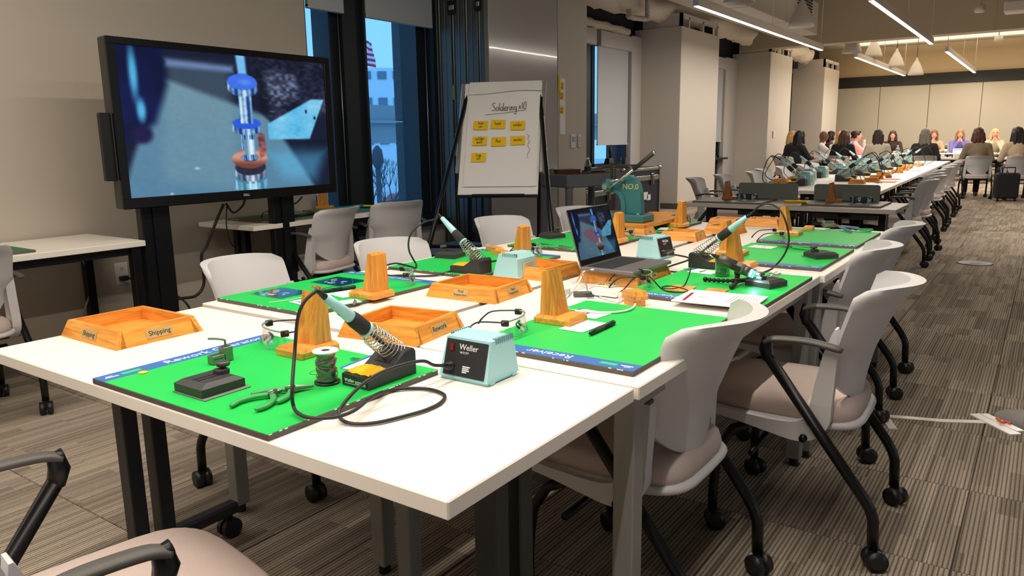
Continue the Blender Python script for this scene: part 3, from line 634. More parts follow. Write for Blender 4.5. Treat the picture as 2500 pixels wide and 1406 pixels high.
    for s in (-1, 1):
        y = .258 * s
        M().tube(spline([(.092, y, .648), (.06, y, .660), (-.02, y, .664), (-.08, y, .658), (-.125, y, .648)], 4), [.02] * 15 + [.017, .012], 10, flat=.5).build('armrest', ARMM, t)
        lg = M().tube([(.098, y, .655), (.085, y, .652), (.088, y, .628), (.078, y, .595)], [.013, .018, .02, .0165], 10).tube([(.08, y, .605), (-.208, .247 * s, .215), (-.226, .244 * s, .185), (-.236, .242 * s, .155), (-.240, .240 * s, .065)], [.0165] * 5, 10).build('rear_leg', BLACKM, t)
        M().tube([(.12, .205 * s, .375), (.185, .225 * s, .345), (.222, .238 * s, .28), (.232, .240 * s, .2), (.236, .240 * s, .14), (.236, .240 * s, .065)], [.0155] * 6, 10).build('front_leg', BLACKM, t)
        for x in (-.24, .236):
            mb = M().at((x, .24 * s, 0), .5 * s)
            for q in (-1, 1): mb.cyl((-.008, q * .016, .031), .031, -.0105, .0105, 20, 'y', True).cyl((-.008, q * .0268, .031), .02, -.0006, .0006, 14, 'y')
            mb.box(-.012, .012, -.006, .006, .02, .066).cyl((0, 0, 0), .012, .05, .075, 10); mb.build('caster', BLACK, t)
    M().tube([(-.03, -.25, .362), (-.03, .25, .362)], .012, 8).tube([(.12, -.245, .285), (.12, .245, .285)], .010, 8).box(-.1, .2, -.1, .1, .352, .375).build('cross_bar', BLACKM, t)
    return t
chair0 = make_chair(); used = []
def chair(x, y, deg, lab, group=None):
    if not used: used.append(1); c = chair0; c.location = (x, y, 0); c.rotation_euler.z = math.radians(deg); c['label'] = lab
    else: c = dup(chair0, (x, y, 0), math.radians(deg), lab)
    if group: c['group'] = group
    return c
chair(.505, 1.30, -9, 'grey seated chair in the near left corner, only arms and seat visible')
chair(1.81, .825, 90, 'nearest white chair on the right, back turned, at the receiver mat')
chair(2.485, .562, 92, 'white chair with its grey seat pulled out from the solder mat')
chair(3.27, .735, 94, 'third white chair from the near end on the right side')
chair(4.13, .76, 92, 'white chair at the far right corner of the main tables')
chair(1.80, 2.32, -71, 'white chair facing the final inspection mat, left end')
chair(2.42, 2.185, -88, 'white chair behind the cord loop of the left soldering iron')
chair(3.46, 2.34, -93, 'white chair in front of the easel legs')
chair(4.2, 2.27, -97, 'white chair mostly hidden behind the laptop screen')
chair(1.305, 4.05, 90, 'white chair at the left edge, facing the wall table')
chair(3.53, 4.10, 101, 'grey lit chair beside the television, facing the wall')
chair(4.20, 4.10, 76, 'grey lit chair under the window, right of the other wall chair')
# ------------------------------------------------ iron table row
RW = math.radians(1.9)
def rowp(s, d):   # s metres along the row, d metres to the left of its right edge
    return (7.5 + s * math.cos(RW) - d * math.sin(RW), 1.235 + s * math.sin(RW) + d * math.cos(RW))
for k in range(6):
    x, y = rowp(.765 + 1.53 * k, .63)
    table(['nearest white table of the long soldering iron row', 'second white table of the long soldering iron row', 'third white table of the long soldering iron row', 'fourth white table of the long soldering iron row', 'fifth white table of the long soldering iron row', 'last white table of the long soldering iron row'][k], x - .762, x + .762, y - .63, y + .63, rz=RW, leg=BLACKM, style='T' if k else 'T', group='soldering iron row tables')
ORD = ['first', 'second', 'third', 'fourth', 'fifth', 'sixth', 'seventh', 'eighth', 'ninth', 'tenth', 'eleventh']
for k, (x, y, a) in enumerate(((8.32, 1.14, 92), (9.15, 1.16, 88), (9.75, 1.24, 86), (10.55, 1.31, 93), (11.5, 1.3, 92), (12.4, 1.35, 95), (13.5, 1.38, 92), (14.6, 1.42, 90))):
    chair(x, y, a, ORD[k] + ' white chair from the near end, aisle side of the iron row', 'chairs on the aisle side of the iron row')
for k, (x, y, a) in enumerate(((8.0, 2.95, -80), (8.75, 2.92, -84), (9.6, 2.82, -92), (10.4, 2.95, -84), (11.3, 2.95, -92), (12.2, 2.9, -85), (13.0, 2.95, -88), (14.8, 2.95, -84))):
    chair(x, y, a, ORD[k] + ' white chair from the near end, window side of the iron row', 'chairs on the window side of the iron row')
# ------------------------------------------------ television on its stand
TVB = mat('tv_bezel', (12, 12, 14), .25); TVF = mat('tv_case', (58, 58, 56), .5)
def picture(name, nu, nv, w, h, parent, strength, dark=1., lap=False):
    """microscope picture of a wire wrapped turret terminal, as a lit screen"""
    U, V = np.meshgrid(np.linspace(0, 1, nu), np.linspace(1, 0, nv)); X = U * 1.64; Yc = V
    def sm(d, e): t = np.clip(.5 - d / e, 0, 1); return t * t * (3 - 2 * t)
    rng = np.random.RandomState(2)
    def noise(k, s):
        g = rng.rand(k, k); xi = U * (k - 1.001); yi = V * (k - 1.001); a = xi.astype(int); b = yi.astype(int); fx = xi - a; fy = yi - b
        return s * ((g[b, a] * (1 - fx) + g[b, a + 1] * fx) * (1 - fy) + (g[b + 1, a] * (1 - fx) + g[b + 1, a + 1] * fx) * fy - .5)
    N1, N2 = noise(12, 1), noise(60, 1)
    col = np.zeros(U.shape + (3,)); col[:] = np.array((20, 28, 50))
    def put(mask, c):
        c = np.array(c, float)
        if c.ndim == 1: c = c[None, None, :]
        col[:] = col * (1 - mask[..., None]) + c * mask[..., None]
    def poly(pts, e):
        d = np.full(U.shape, -9.)
        for i in range(len(pts)):
            (x0, y0), (x1, y1) = pts[i], pts[(i + 1) % len(pts)]; L = math.hypot(x1 - x0, y1 - y0); d = np.maximum(d, ((X - x0) * (y1 - y0) - (Yc - y0) * (x1 - x0)) / L)
        return sm(d, e)
    def ell(cx, cy, rx, ry, e, rot=0):
        c, s = math.cos(rot), math.sin(rot); dx, dy = X - cx, Yc - cy; return sm((np.sqrt(((dx * c + dy * s) / rx) ** 2 + ((-dx * s + dy * c) / ry) ** 2) - 1) * min(rx, ry), e)
    def mixc(a, b, t): t = np.clip(t, 0, 1)[..., None]; return np.array(a, float) * (1 - t) + np.array(b, float) * t
    # hazy blue plate, brighter in the middle
    put(poly([(.30, .08), (.86, .10), (1.1, .45), (1.65, .62), (1.65, 1.05), (-.1, 1.05), (.05, .72)][::1], .06), mixc((106, 142, 158), (84, 128, 158), Yc + N1 * .2))
    put(poly([(.33, .08), (.80, .09), (.80, 1.), (.24, .9)], .14) * .35, (128, 160, 172))
    put(poly([(.32, .07), (.82, .09), (.82, .13), (.32, .12)], .05) * .8, (120, 148, 196))
    put(poly([(-.1, -.1), (.30, -.1), (.32, .25), (.22, .5), (.06, .62), (-.1, .66)], .08), mixc((8, 14, 44), (16, 26, 78), .6 + N1))
    put(ell(.10, .18, .026, .15, .04) * .9, (86, 190, 236)); put(ell(.13, .42, .028, .07, .04) * .9, (90, 196, 240)); put(ell(.12, .58, .07, .06, .05), (30, 26, 70))
    put(poly([(.97, -.1), (1.75, -.1), (1.75, .42), (1.12, .5), (1.02, .4)], .05), mixc((18, 22, 40), (60, 66, 96), .35 + N1 * 1.1 + N2 * .7))
    put(poly([(1.06, .1), (1.38, .1), (1.36, .3), (1.12, .42)], .08) * .75, mixc((50, 52, 70), (130, 150, 190), .4 + N2 * 1.4 + N1))
    put(poly([(1.08, .50), (1.5, .30), (1.66, .30), (1.66, .62), (1.46, .62), (1.44, .66), (1.08, .66)], .02), mixc((76, 176, 226), (136, 206, 238), .5 + N1 + N2 * .3))
    put(ell(1.52, .45, .012, .014, .01) + ell(1.44, .4, .01, .016, .01), (30, 50, 80))
    put(poly([(1.44, .63), (1.7, .62), (1.7, .74), (1.42, .72)], .05) * .9, (14, 24, 44))
    put(poly([(1.06, .72), (1.6, .72), (1.5, .95), (1.2, .92)], .16) * .5, (96, 192, 240))
    put(poly([(.84, -.1), (.92, -.1), (.93, .14), (.86, .14)], .03) * .95, (124, 196, 248))
    # turret: stacked cylinders
    def drum(cx, cy, rx, ry, h, top, side=((20, 60, 130), (190, 226, 250))):
        m = np.maximum(ell(cx, cy + h, rx, ry, .012), poly([(cx - rx, cy), (cx + rx, cy), (cx + rx, cy + h), (cx - rx, cy + h)], .008)); t = (X - cx) / rx
        s = .5 + .35 * np.sin(t * 5.2 + 1.2) + .25 * np.sin(t * 17) + N2 * .3; put(np.clip(m, 0, 1), mixc(side[0], side[1], s)); put(ell(cx, cy, rx, ry, .01), top)
    drum(.905, .90, .135, .055, .08, (70, 128, 160), ((60, 120, 150), (150, 216, 240))); put(poly([(.88, .93), (.90, .93), (.90, 1.05), (.88, 1.05)], .02) + poly([(.93, .93), (.945, .93), (.945, 1.05), (.93, 1.05)], .02), (200, 236, 255))
    drum(.905, .83, .13, .06, .05, (40, 44, 60), ((50, 70, 100), (200, 220, 236)))
    drum(.90, .52, .055, .02, .24, (120, 160, 190))
    put(np.clip(ell(.905, .765, .15, .072, .012) - ell(.905, .755, .075, .03, .012), 0, 1), mixc((120, 66, 56), (206, 150, 132), .5 + .6 * np.sin((Yc - .7) * 40) + N1 * .6))
    put(np.maximum(poly([(.985, .6), (1.04, .58), (1.055, .72), (.99, .78)], .02), ell(1.012, .6, .03, .03, .02)), mixc((96, 56, 60), (180, 110, 104), .5 + N1 + N2))
    put(poly([(.865, .62), (.955, .62), (.955, .735), (.865, .735)], .012), mixc((90, 140, 170), (220, 240, 252), .5 + .5 * np.sin((X - .9) * 70)))
    drum(.90, .50, .118, .042, .045, (40, 92, 220))
    put(poly([(.845, .24), (.955, .24), (.955, .5), (.845, .5)], .012), mixc((24, 70, 140), (206, 236, 252), .5 + .35 * np.sin((X - .85) * 60) + .3 * np.sin((X - .85) * 150) + N2 * .3))
    drum(.89, .195, .122, .058, .05, (62, 112, 232)); put(ell(.91, .195, .05, .02, .03) * .5, (120, 160, 236))
    put(ell(.48, .82, .02, .01, .012) + ell(.28, .99, .014, .008, .01), (150, 190, 215))
    if lap: put(poly([(.3, .45), (.7, .40), (.95, .62), (.75, .72), (.55, .66)], .05) * .45, (200, 60, 80))
    col = np.clip(col * (1 + .04 * N2[..., None]), 0, 255) / 255 * dark
    colr = np.where(col <= .04045, col / 12.92, ((col + .055) / 1.055) ** 2.4)
    vs = [((u - .5) * w, 0, (.5 - v) * h) for v in np.linspace(0, 1, nv) for u in np.linspace(0, 1, nu)]
    fs = [(j * nu + i, (j + 1) * nu + i, (j + 1) * nu + i + 1, j * nu + i + 1) for j in range(nv - 1) for i in range(nu - 1)]
    me = bpy.data.meshes.new(name); me.from_pydata(vs, [], fs); at = me.color_attributes.new('pic', 'FLOAT_COLOR', 'POINT')
    full = np.ones((nu * nv, 4), np.float32); full[:, :3] = colr[::-1].reshape(-1, 3); at.data.foreach_set('color', full.ravel())
    m = bpy.data.materials.new(name + '_glow'); m.use_nodes = True; nt = m.node_tree; b = nt.nodes['Principled BSDF']; ca = nt.nodes.new('ShaderNodeVertexColor'); ca.layer_name = 'pic'
    b.inputs['Base Color'].default_value = (.004, .004, .005, 1); b.inputs['Roughness'].default_value = .18; b.inputs['Specular IOR Level'].default_value = .3
    nt.links.new(ca.outputs[0], b.inputs['Emission Color']); b.inputs['Emission Strength'].default_value = strength
    me.materials.append(m); o = bpy.data.objects.new(name, me); COL.objects.link(o); o.parent = parent; return o
tv = thing('display_screen', 'big black flat screen on a dark stand showing a magnified metal terminal', 'television', (2.862, 4.0, 0), 0)
M().box(-.742, .742, .006, .075, .918, 1.803, .008).build('case', TVF, tv)
fb = M().box(-.742, .742, -.012, .01, .918, .975, .004).box(-.742, .742, -.012, .01, 1.765, 1.803, .004).box(-.742, -.695, -.012, .01, .97, 1.77, .003).box(.695, .742, -.012, .01, .97, 1.77, .003).build('bezel', TVB, tv)
text('DELL', .02, 'lettering', PRINTW, tv, (.02, -.0125, .947), (PI / 2, 0, 0))
sc = picture('screen_picture', 330, 200, 1.392, .794, tv, 1.0); sc.location = (0, -.002, 1.3725)
M().box(-.8, -.742, .02, .05, 1.07, 1.42, .004).build('side_port_panel', BLACK, tv)
for x in (-.52, .36): M().box(x - .085, x + .085, .075, .135, .1, 1.7, .006).box(x - .025, x + .025, .065, .078, .14, .918).build('post', mat('stand_black', (16, 18, 22), .4, .3), tv)
M().box(-.62, .5, .08, .13, 1.3, 1.42).build('mount_rail', BLACKM, tv)
M().box(-.66, .52, -.2, .42, .05, .1, .01).build('stand_base', BLACKM, tv)
for x in (-.62, .48):
    for y in (-.16, .38): M().cyl((x, y, .026), .026, -.014, .014, 16, 'y').cyl((x, y, 0), .01, .03, .06, 8).build('caster', BLACK, tv)
def cord(name, lab, pts, r, m=CORD, k=7, cat='cord', group=None, n=8):
    return tag(M().tube(spline(pts, k), r, n).build(name, m), lab, cat, group)
cord('power_cord', 'thick black cord looping down from the screen to the stand foot', [(2.807,4.12,0.8925), (2.766,4.14,0.8025), (2.719,4.2,0.6401), (2.689,4.22,0.5789), (2.708,4.25,0.4063), (2.644,4.25,0.3342), (2.494,4.22,0.3312), (2.5, 4.18, .2)], .009)
cord('cable', 'thin black cable hanging straight below the screen on the left', [(2.829,4.12,0.8908), (2.834,4.15,0.7575), (2.885,4.2,0.6461), (2.989,4.3,0.5846)], .004)
cord('cable', 'black cable loop sagging under the middle of the screen', [(2.81,4.1,0.8954), (2.87,4.12,0.8345), (2.933,4.12,0.8651), (2.946,4.1,0.9082)], .007)
cord('cable', 'black cable loop sagging under the right half of the screen', [(3.163,4.1,0.9059), (3.247,4.12,0.8618), (3.347,4.12,0.8542), (3.397,4.1,0.8979)], .005)
cord('cable', 'thin black cable hanging straight below the right half of the screen', [(3.195,4.1,0.8957), (3.194,4.12,0.7504), (3.231,4.2,0.647)], .004)
t = tag(M().tube(spline([(2.43, 4.672, .44), (2.45, 4.64, .44), (2.52, 4.5, .40), (2.62, 4.35, .3), (2.65, 4.3, .18)], 6), .007, 8).box(2.405, 2.455, 4.65, 4.681, .425, .455, .004).build('plug_cord', CORD), 'black plug and cord in the wall outlet', 'cord')
cord('cable', 'grey cable hanging under the left wall table', [(2.159,4.6,0.6088), (2.201,4.6,0.4999), (2.201,4.6,0.4429), (2.152,4.6,0.3275), (2.129,4.6,0.2748), (2.075,4.6,0.0818)], .006, LEG)
# ================================================================= TABLE TOP THINGS
ZT, ZM = .7405, .7535
D90 = PI / 2
def mat_board(lab, cx, cy, rz, title, g=GREEN, band=BLUE, ts=.036, tx=-.10, w=.455, d=.60, z=.74, logo=True, grp='green work mats'):
    t = thing('work_mat', lab, 'mat', (cx, cy, z), rz, grp)
    M().box(-w / 2, w / 2, -d / 2, d / 2, .0004, .0118, .0008).build('board', BOARD, t)
    M().box(-w / 2 + .001, w / 2 - .001, -d / 2 + .001, d / 2 - .05, .0116, .0126).build('green_sheet', g, t)
    M().box(-w / 2 + .001, w / 2 - .001, d / 2 - .05, d / 2 - .001, .0116, .0127).build('header_band', band, t)
    e = M(); rnd = random.Random(int(cx * 100))
    for q in range(26):
        s = rnd.choice((-1, 1)); u = (rnd.random() - .5) * w; e.box(u, u + .004 + rnd.random() * .006, s * d / 2 - .0006, s * d / 2 + .0004, .0105, .0122)
    tag(e.build('edge_chips', PRINTW, t), kind='stuff')
    if title: text(title, ts, 'lettering', PRINTW, t, (tx, d / 2 - .026, .0128), align='LEFT')
    if logo:
        M().box(-w / 2 + .052, -w / 2 + .095, d / 2 - .033, d / 2 - .018, .0126, .0131).build('logo_patch', LOGOG, t)
        text('moiba', .016, 'logo_lettering', PRINTW, t, (-w / 2 + .028, d / 2 - .026, .0129)) if False else M().box(-w / 2 + .014, -w / 2 + .044, d / 2 - .031, d / 2 - .026, .0126, .013).box(-w / 2 + .018, -w / 2 + .034, d / 2 - .022, d / 2 - .019, .0126, .013).build('logo_print', PRINTW, t)
    return t
mat_board('green rework operator mat on the head table', 1.001, 1.367, 0, 'Rework Operator', tx=-.075)
mat_board('green receiver mat with the black marker lying on it', 1.741, .922, D90, 'Receiver', tx=-.06)
mat_board('green solder mat under the tripod microscope', 2.508, .884, D90, 'Solder Operator', tx=-.06, ts=.034)
mat_board('green mat under the green pliers, between the solder mat and the wire stripper mat', 3.30, .90, D90, None)
mat_board('green mat under the blue handled wire stripper', 3.99, .907, D90, 'Wire Prep', tx=-.02, ts=.03)
mat_board('teal green mat with two blue printed cards, left side', 1.752, 1.985, -D90, 'Final Inspector', tx=-.02, ts=.03)
mat_board('green mat under the left soldering iron stand', 2.505, 1.937, -D90, None)
mat_board('green mat with a black vise and pliers left of the laptop screen', 3.285, 1.893, -D90, None)
mat_board('green mat beside the arbor press at the far end', 4.08, 1.905, -D90, None)
mat_board('dark green mat with a brown stripe, left on the shaded table', 6.04, 2.04, PI, None, g=GREEND, band=REDB, logo=False, d=.54, grp='dark mats')
mat_board('dark green mat with a brown stripe, right on the shaded table', 6.09, 1.215, PI, None, g=GREEND, band=REDB, logo=False, d=.54, grp='dark mats')
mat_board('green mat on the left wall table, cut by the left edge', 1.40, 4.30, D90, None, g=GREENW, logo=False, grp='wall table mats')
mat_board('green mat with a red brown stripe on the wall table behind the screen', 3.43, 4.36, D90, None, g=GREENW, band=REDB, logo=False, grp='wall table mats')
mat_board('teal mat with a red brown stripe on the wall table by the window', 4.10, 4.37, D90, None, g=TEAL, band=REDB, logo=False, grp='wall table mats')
# ---- wooden trays
def tray(lab, cx, cy, rz, sx, sy, title=None, h=.044, z=ZT, tsize=.018, faces=('x', 'y'), plate=True, cat='tray', grp='oak parts trays', name='oak_tray', plw=.06):
    t = thing(name, lab, cat, (cx, cy, z), rz, grp); i = .016; w = .012; X, Y = sx / 2, sy / 2; h2 = h
    M().box(-X + .012, X - .012, -Y + .012, Y - .012, .002, .008).build('bottom', OAK, t)
    for s in (-1, 1):
        q = [(s * X, 0), (s * (X - i), h2), (s * (X - i - w), h2), (s * (X - i - w), 0)]
        M().raw([(a, -Y, b) if k == 0 and False else (a, y, b) for y in (-1, 1) for (a, b), y in [((a, b), (y * (Y if b == 0 else Y - i))) for a, b in q]], [(0, 1, 2, 3)[::s], (7, 6, 5, 4)[::s], (0, 4, 5, 1)[::s], (1, 5, 6, 2)[::s], (2, 6, 7, 3)[::s], (3, 7, 4, 0)[::s]]).build('side', OAKY, t)
        q = [(s * Y, 0), (s * (Y - i), h2), (s * (Y - i - w), h2), (s * (Y - i - w), 0)]
        M().raw([(x, a, b) for x in (-1, 1) for (a, b), x in [((a, b), (x * ((X - .0125) if b == 0 else X - i - w))) for a, b in q]], [(0, 1, 2, 3)[::-s], (7, 6, 5, 4)[::-s], (0, 4, 5, 1)[::-s], (1, 5, 6, 2)[::-s], (2, 6, 7, 3)[::-s], (3, 7, 4, 0)[::-s]]).build('side', OAK, t)
    al = math.atan2(i, h2)
    for f in faces:
        if not (title or plate): break
        loc = Vector((-X + i * .5, 0, h2 * .5)) if f == 'x' else Vector((0, -Y + i * .5, h2 * .5))
        rot = Euler((PI / 2 - al, 0, -PI / 2 if f == 'x' else 0)); nrm = rot.to_matrix() @ Vector((0, 0, 1))
        p = M().box(-plw / 2, plw / 2, -.0125, .0125, 0, .0012, .0004).cyl((-plw / 2 + .004, 0, 0), .0012, .001, .002, 8).cyl((plw / 2 - .004, 0, 0), .0012, .001, .002, 8).build('label_plate', BRASS, t)
        p.location = loc + nrm * .0004; p.rotation_euler = rot
        if title: text(title, tsize, 'lettering', INK, p, (0, 0, .0014))
    return t
tray('oak tray labelled Shipping at the left end of the head table', 1.066, 2.034, 0, .246, .288, 'Shipping', tsize=.0185, plw=.075)
tray('oak tray labelled Rework, across the seam behind the tall wooden stand', 1.475, 1.405, math.radians(8), .236, .255, 'Rework', tsize=.0205, plw=.075)
tray('oak tray labelled Final Inspection in the middle of the tables', 1.998, 1.536, math.radians(3), .24, .278, 'Final\nInspection', tsize=.0125)
tray('empty oak tray half hidden behind the light blue station, left of the laptop', 2.42, 1.575, math.radians(-3), .24, .25, plate=False)
tray('upturned height oak tray under the laptop', 2.50, 1.245, math.radians(1), .30, .245, 'Solder', faces=('y',), tsize=.011, plw=.05)
tray('small oak tray with a dark plate, nearest of the small ones', 3.66, 1.50, math.radians(4), .175, .20, 'Solder', faces=('y',), tsize=.009, plw=.04)
tray('small oak tray behind the one left of the press platform stand', 3.68, 1.80, math.radians(2), .16, .23, 'Assembly', faces=('y',), tsize=.008, plw=.04)
tray('small oak tray right behind the microscope iron coil', 4.00, 1.40, math.radians(-6), .17, .18, plate=False)
tray('far oak tray left of its twin by the shaded table', 4.36, 1.52, 0, .16, .18, plate=False)
tray('far oak tray right of its twin by the shaded table', 4.44, 1.32, 0, .16, .20, plate=False)
# ---- tapered oak card stands
def stand(lab, cx, cy, rz, z=ZM, wood=(OAKY, OAKZ), grp='oak card stands'):
    t = thing('card_stand', lab, 'stand', (cx, cy, z), rz, grp)
    a, b, h = .0575, .0475, .022; c = .006
    M().prism([(-a, -b), (a, -b), (a, b), (-a, b)], 0, h * .62).prism([(-a, -b), (a, -b), (a, b), (-a, b)], h * .62, h, 'z', [(-a + c, -b + c), (a - c, -b + c), (a - c, b - c), (-a + c, b - c)]).build('base', wood[0], t)
    y0, y1 = .034, .030
    M().raw([(-.046, -y0, h), (.006, -y0, h), (.006, y0, h), (-.046, y0, h), (-.042, -y1, .140), (-.020, -y1, .146), (-.020, y1, .146), (-.042, y1, .140)], [(3, 2, 1, 0), (4, 5, 6, 7), (0, 1, 5, 4), (1, 2, 6, 5), (2, 3, 7, 6), (3, 0, 4, 7)]).build('tower', wood[1], t)
    return t
st0 = stand('oak card stand on the rework operator mat beside the safety glasses', 1.168, 1.427, PI)
for x, y, r, l in ((1.735, 1.782, D90, 'oak card stand on the teal green final inspection mat'), (1.755, 1.07, -D90, 'oak card stand on the receiver mat'), (2.61, 1.80, D90, 'oak card stand behind the left light blue station'),
                   (2.88, .945, -D90, 'oak card stand right behind the tripod microscope'), (3.17, 1.075, -D90, 'oak card stand just behind the one by the microscope'), (3.31, 1.715, D90, 'oak card stand touching the right edge of the laptop screen'), (4.08, 1.71, D90, 'oak card stand right of the arbor press'), (3.99, 1.06, -D90, 'oak card stand on the wire stripper mat')):
    dup(st0, (x, y, ZM), r, l)
sd = stand('brown card stand on the left dark mat', 6.10, 2.10, -D90, .7535, (OAKD, OAKD), 'brown card stands'); dup(sd, (6.15, 1.31, .7535), -D90, 'brown card stand on the right dark mat')
stand('oak card stand on the wall table against the window', 3.98, 4.55, 0.3, .7535)
# ---- safety glasses
def glasses(lab, x, y, deg, z=ZM, lensm=None, grp='safety glasses'):
    t = thing('safety_glasses', lab, 'glasses', (x, y, z), math.radians(deg), grp)
    def lens(u, v):
        a = (u - .5) * 2.3; nose = math.exp(-((u - .5) / .09) ** 2); h0 = .002 + .022 * nose + .012 * abs(2 * u - 1) ** 3; h1 = .05 - .006 * abs(2 * u - 1) ** 2
        return (.062 * math.cos(a) - .05 - .006 * v, .072 * math.sin(a) / math.sin(1.15), h0 + (h1 - h0) * v)
    M().grid(lens, 28, 6).build('lens', lensm or LENS, t)
    M().tube([lens(i / 20, 1.0) for i in range(21)], .0022, 6).tube([lens(i / 20, 0.0) for i in range(21)], .0011, 5).build('brow_frame', BLACK if lensm else mat('clear_rim', (150, 158, 160), .2), t)
    for s in (-1, 1):
        M().tube(spline([(-.024, .071 * s, .043), (-.05, .07 * s, .044), (-.10, .064 * s, .040), (-.125, .06 * s, .022), (-.137, .058 * s, .006)], 4), [.0038] * 9 + [.004] * 4 + [.0048] * 4, 8, flat=.55).build('temple', BLACK, t)
        M().box(-.036, -.016, .068 * s - .004, .068 * s + .004, .034, .05, .002).build('hinge', BLACK, t)
    M().tube(spline([(.004, -.014, .012), (-.012, -.011, .026), (-.006, 0, .034), (-.012, .011, .026), (.004, .014, .012)], 4), .0028, 6).build('nose_pad', BLACK, t)
    return t
g0 = glasses('clear safety glasses on the rework operator mat', 1.148, 1.555, 158)
for x, y, d, l in ((1.975, 1.825, -42, 'clear safety glasses with black temples on the teal green mat'), (1.585, 1.085, -70, 'clear safety glasses on the corner of the receiver mat'), (2.345, 1.075, -62, 'clear safety glasses on the solder mat corner below the laptop'),
                   (2.735, 1.775, -60, 'clear safety glasses behind the left station stand'), (3.47, 1.69, -50, 'clear safety glasses on the mat right of the laptop screen'), (4.23, 1.70, -60, 'clear safety glasses at the far end of the press mat'), (3.74, 1.02, -60, 'clear safety glasses on the wire stripper mat corner')):
    dup(g0, (x, y, ZM), math.radians(d), l)
DL = clearmat('shaded_lens', (120, 132, 122), .2)
gd = glasses('black framed safety glasses on the left dark mat', 6.02, 1.96, 180, .7535, DL, 'dark safety glasses'); dup(gd, (6.02, 1.115, .7535), math.radians(176), 'black framed safety glasses on the right dark mat')
dup(g0, (3.36, 4.30, ZM), math.radians(20), 'black safety glasses on the wall table behind the screen stand')
# ---- light blue soldering stations (panel faces +x)
def station(lab, x, y, rz, z=ZT, grp='soldering stations'):
    t = thing('soldering_station', lab, 'station', (x, y, z), rz, grp)
    yb, yt = .066, .058
    pr = [(-.058, .006), (-.052, .075), (-.035, .094), (.012, .094), (.020, .090), (.034, .091), (.058, .006)]
    vs = [(px, s * (yb + (yt - yb) * (pz / .094)), pz) for s in (-1, 1) for px, pz in pr]; n = len(pr)
    M().raw(vs, [tuple(range(n)), tuple(range(2 * n - 1, n - 1, -1))] + [(i, n + i, n + (i + 1) % n, (i + 1) % n) for i in range(n)]).box(-.056, .056, -.064, .064, .0, .0075, .002).build('body', SKYB, t)
    M().box(-.060, .060, -.0675, .0675, .007, .0085, .0005).build('base_seam', SKYB, t)
    v = M()
    for k in range(9):
        for s in (-1, 1): v.box(-.045 + .0075 * k - .0012, -.045 + .0075 * k + .0012, s * .0575 - .006, s * .0575 + .003, .082, .0948)
    tag(v.build('vent_slots', mat('vent_shadow', (108, 150, 156), .5), t), kind='stuff')
    nx, nz = .0966, .0273; 
    p = M().box(-.056, .056, -.039, .039, 0, .0012, .0004).build('front_panel', PANEL, t); ry = math.atan2(.085, -.024)
    ax = Matrix(((0, -.0, .962), (1, 0, 0), (0, 1, 0))).to_4x4()
    u = Vector((0, 1, 0)); w = Vector((-.024, 0, .085)).normalized(); nn = u.cross(w)
    p.matrix_local = Matrix.Translation(Vector((.0462, 0, .0486)) + nn * .0006) @ Matrix((u, w, nn)).transposed().to_4x4()
    M().box(-.044, -.032, .012, .03, .0012, .002, .0004).build('switch_frame', BLACK, p); M().box(-.042, -.034, .014, .028, .002, .0045, .0012).build('power_switch', REDSW, p)
    text('Weller', .018, 'lettering', PRINTW, p, (.006, .024, .0014)); text('WTCPT', .007, 'small_lettering', PRINTW, p, (-.004, .012, .0014))
    text('Cord to be\nused with the\nstation handle\nonly', .0052, 'small_lettering', PRINTW, p, (-.002, -.025, .0014), 'LEFT') if False else M().box(-.004, .016, -.018, -.0155, .0012, .0015).box(-.004, .013, -.022, -.0195, .0012, .0015).box(-.004, .015, -.026, -.0235, .0012, .0015).box(-.004, .008, -.03, -.0275, .0012, .0015).build('fine_print', PRINTW, p)
    M().lathe([(.011, .001), (.011, .004), (.009, .005), (.009, .012), (.007, .014), (.006, .022), (.004, .03), (.0035, .034)], 14).build('cord_plug', BLACK, p, (-.036, -.02, 0))
    M().box(-.0595, -.0565, -.03, .03, .02, .06).build('rating_sticker', mat('sticker_beige', (206, 200, 178), .5), t)
    for sx in (-.04, .04):
        M().box(sx - .008, sx + .008, -.068, -.06, .001, .007, .001).box(sx - .008, sx + .008, .06, .068, .001, .007, .001).build('foot_clip', SKYB, t)
    return t
ss = station('light blue soldering station nearest the camera, on the head table', 1.272, .986, PI)
dup(ss, (2.335, 1.625, ZT), D90, 'light blue soldering station behind the final inspection tray'); dup(ss, (3.035, 1.365, ZT), -D90 - .1, 'light blue soldering station behind the laptop')
def plug_at(x, y, rz):
    u = Vector((0, 1, 0)); w = Vector((-.024, 0, .085)).normalized(); nn = u.cross(w); o = Vector((.0462, 0, .0486)) - u * .036 - w * .02
    T = Matrix.Translation((x, y, ZT)) @ Matrix.Rotation(rz, 4, 'Z'); return [tuple(T @ (o + nn * .06)), tuple(T @ (o + nn * .03))]
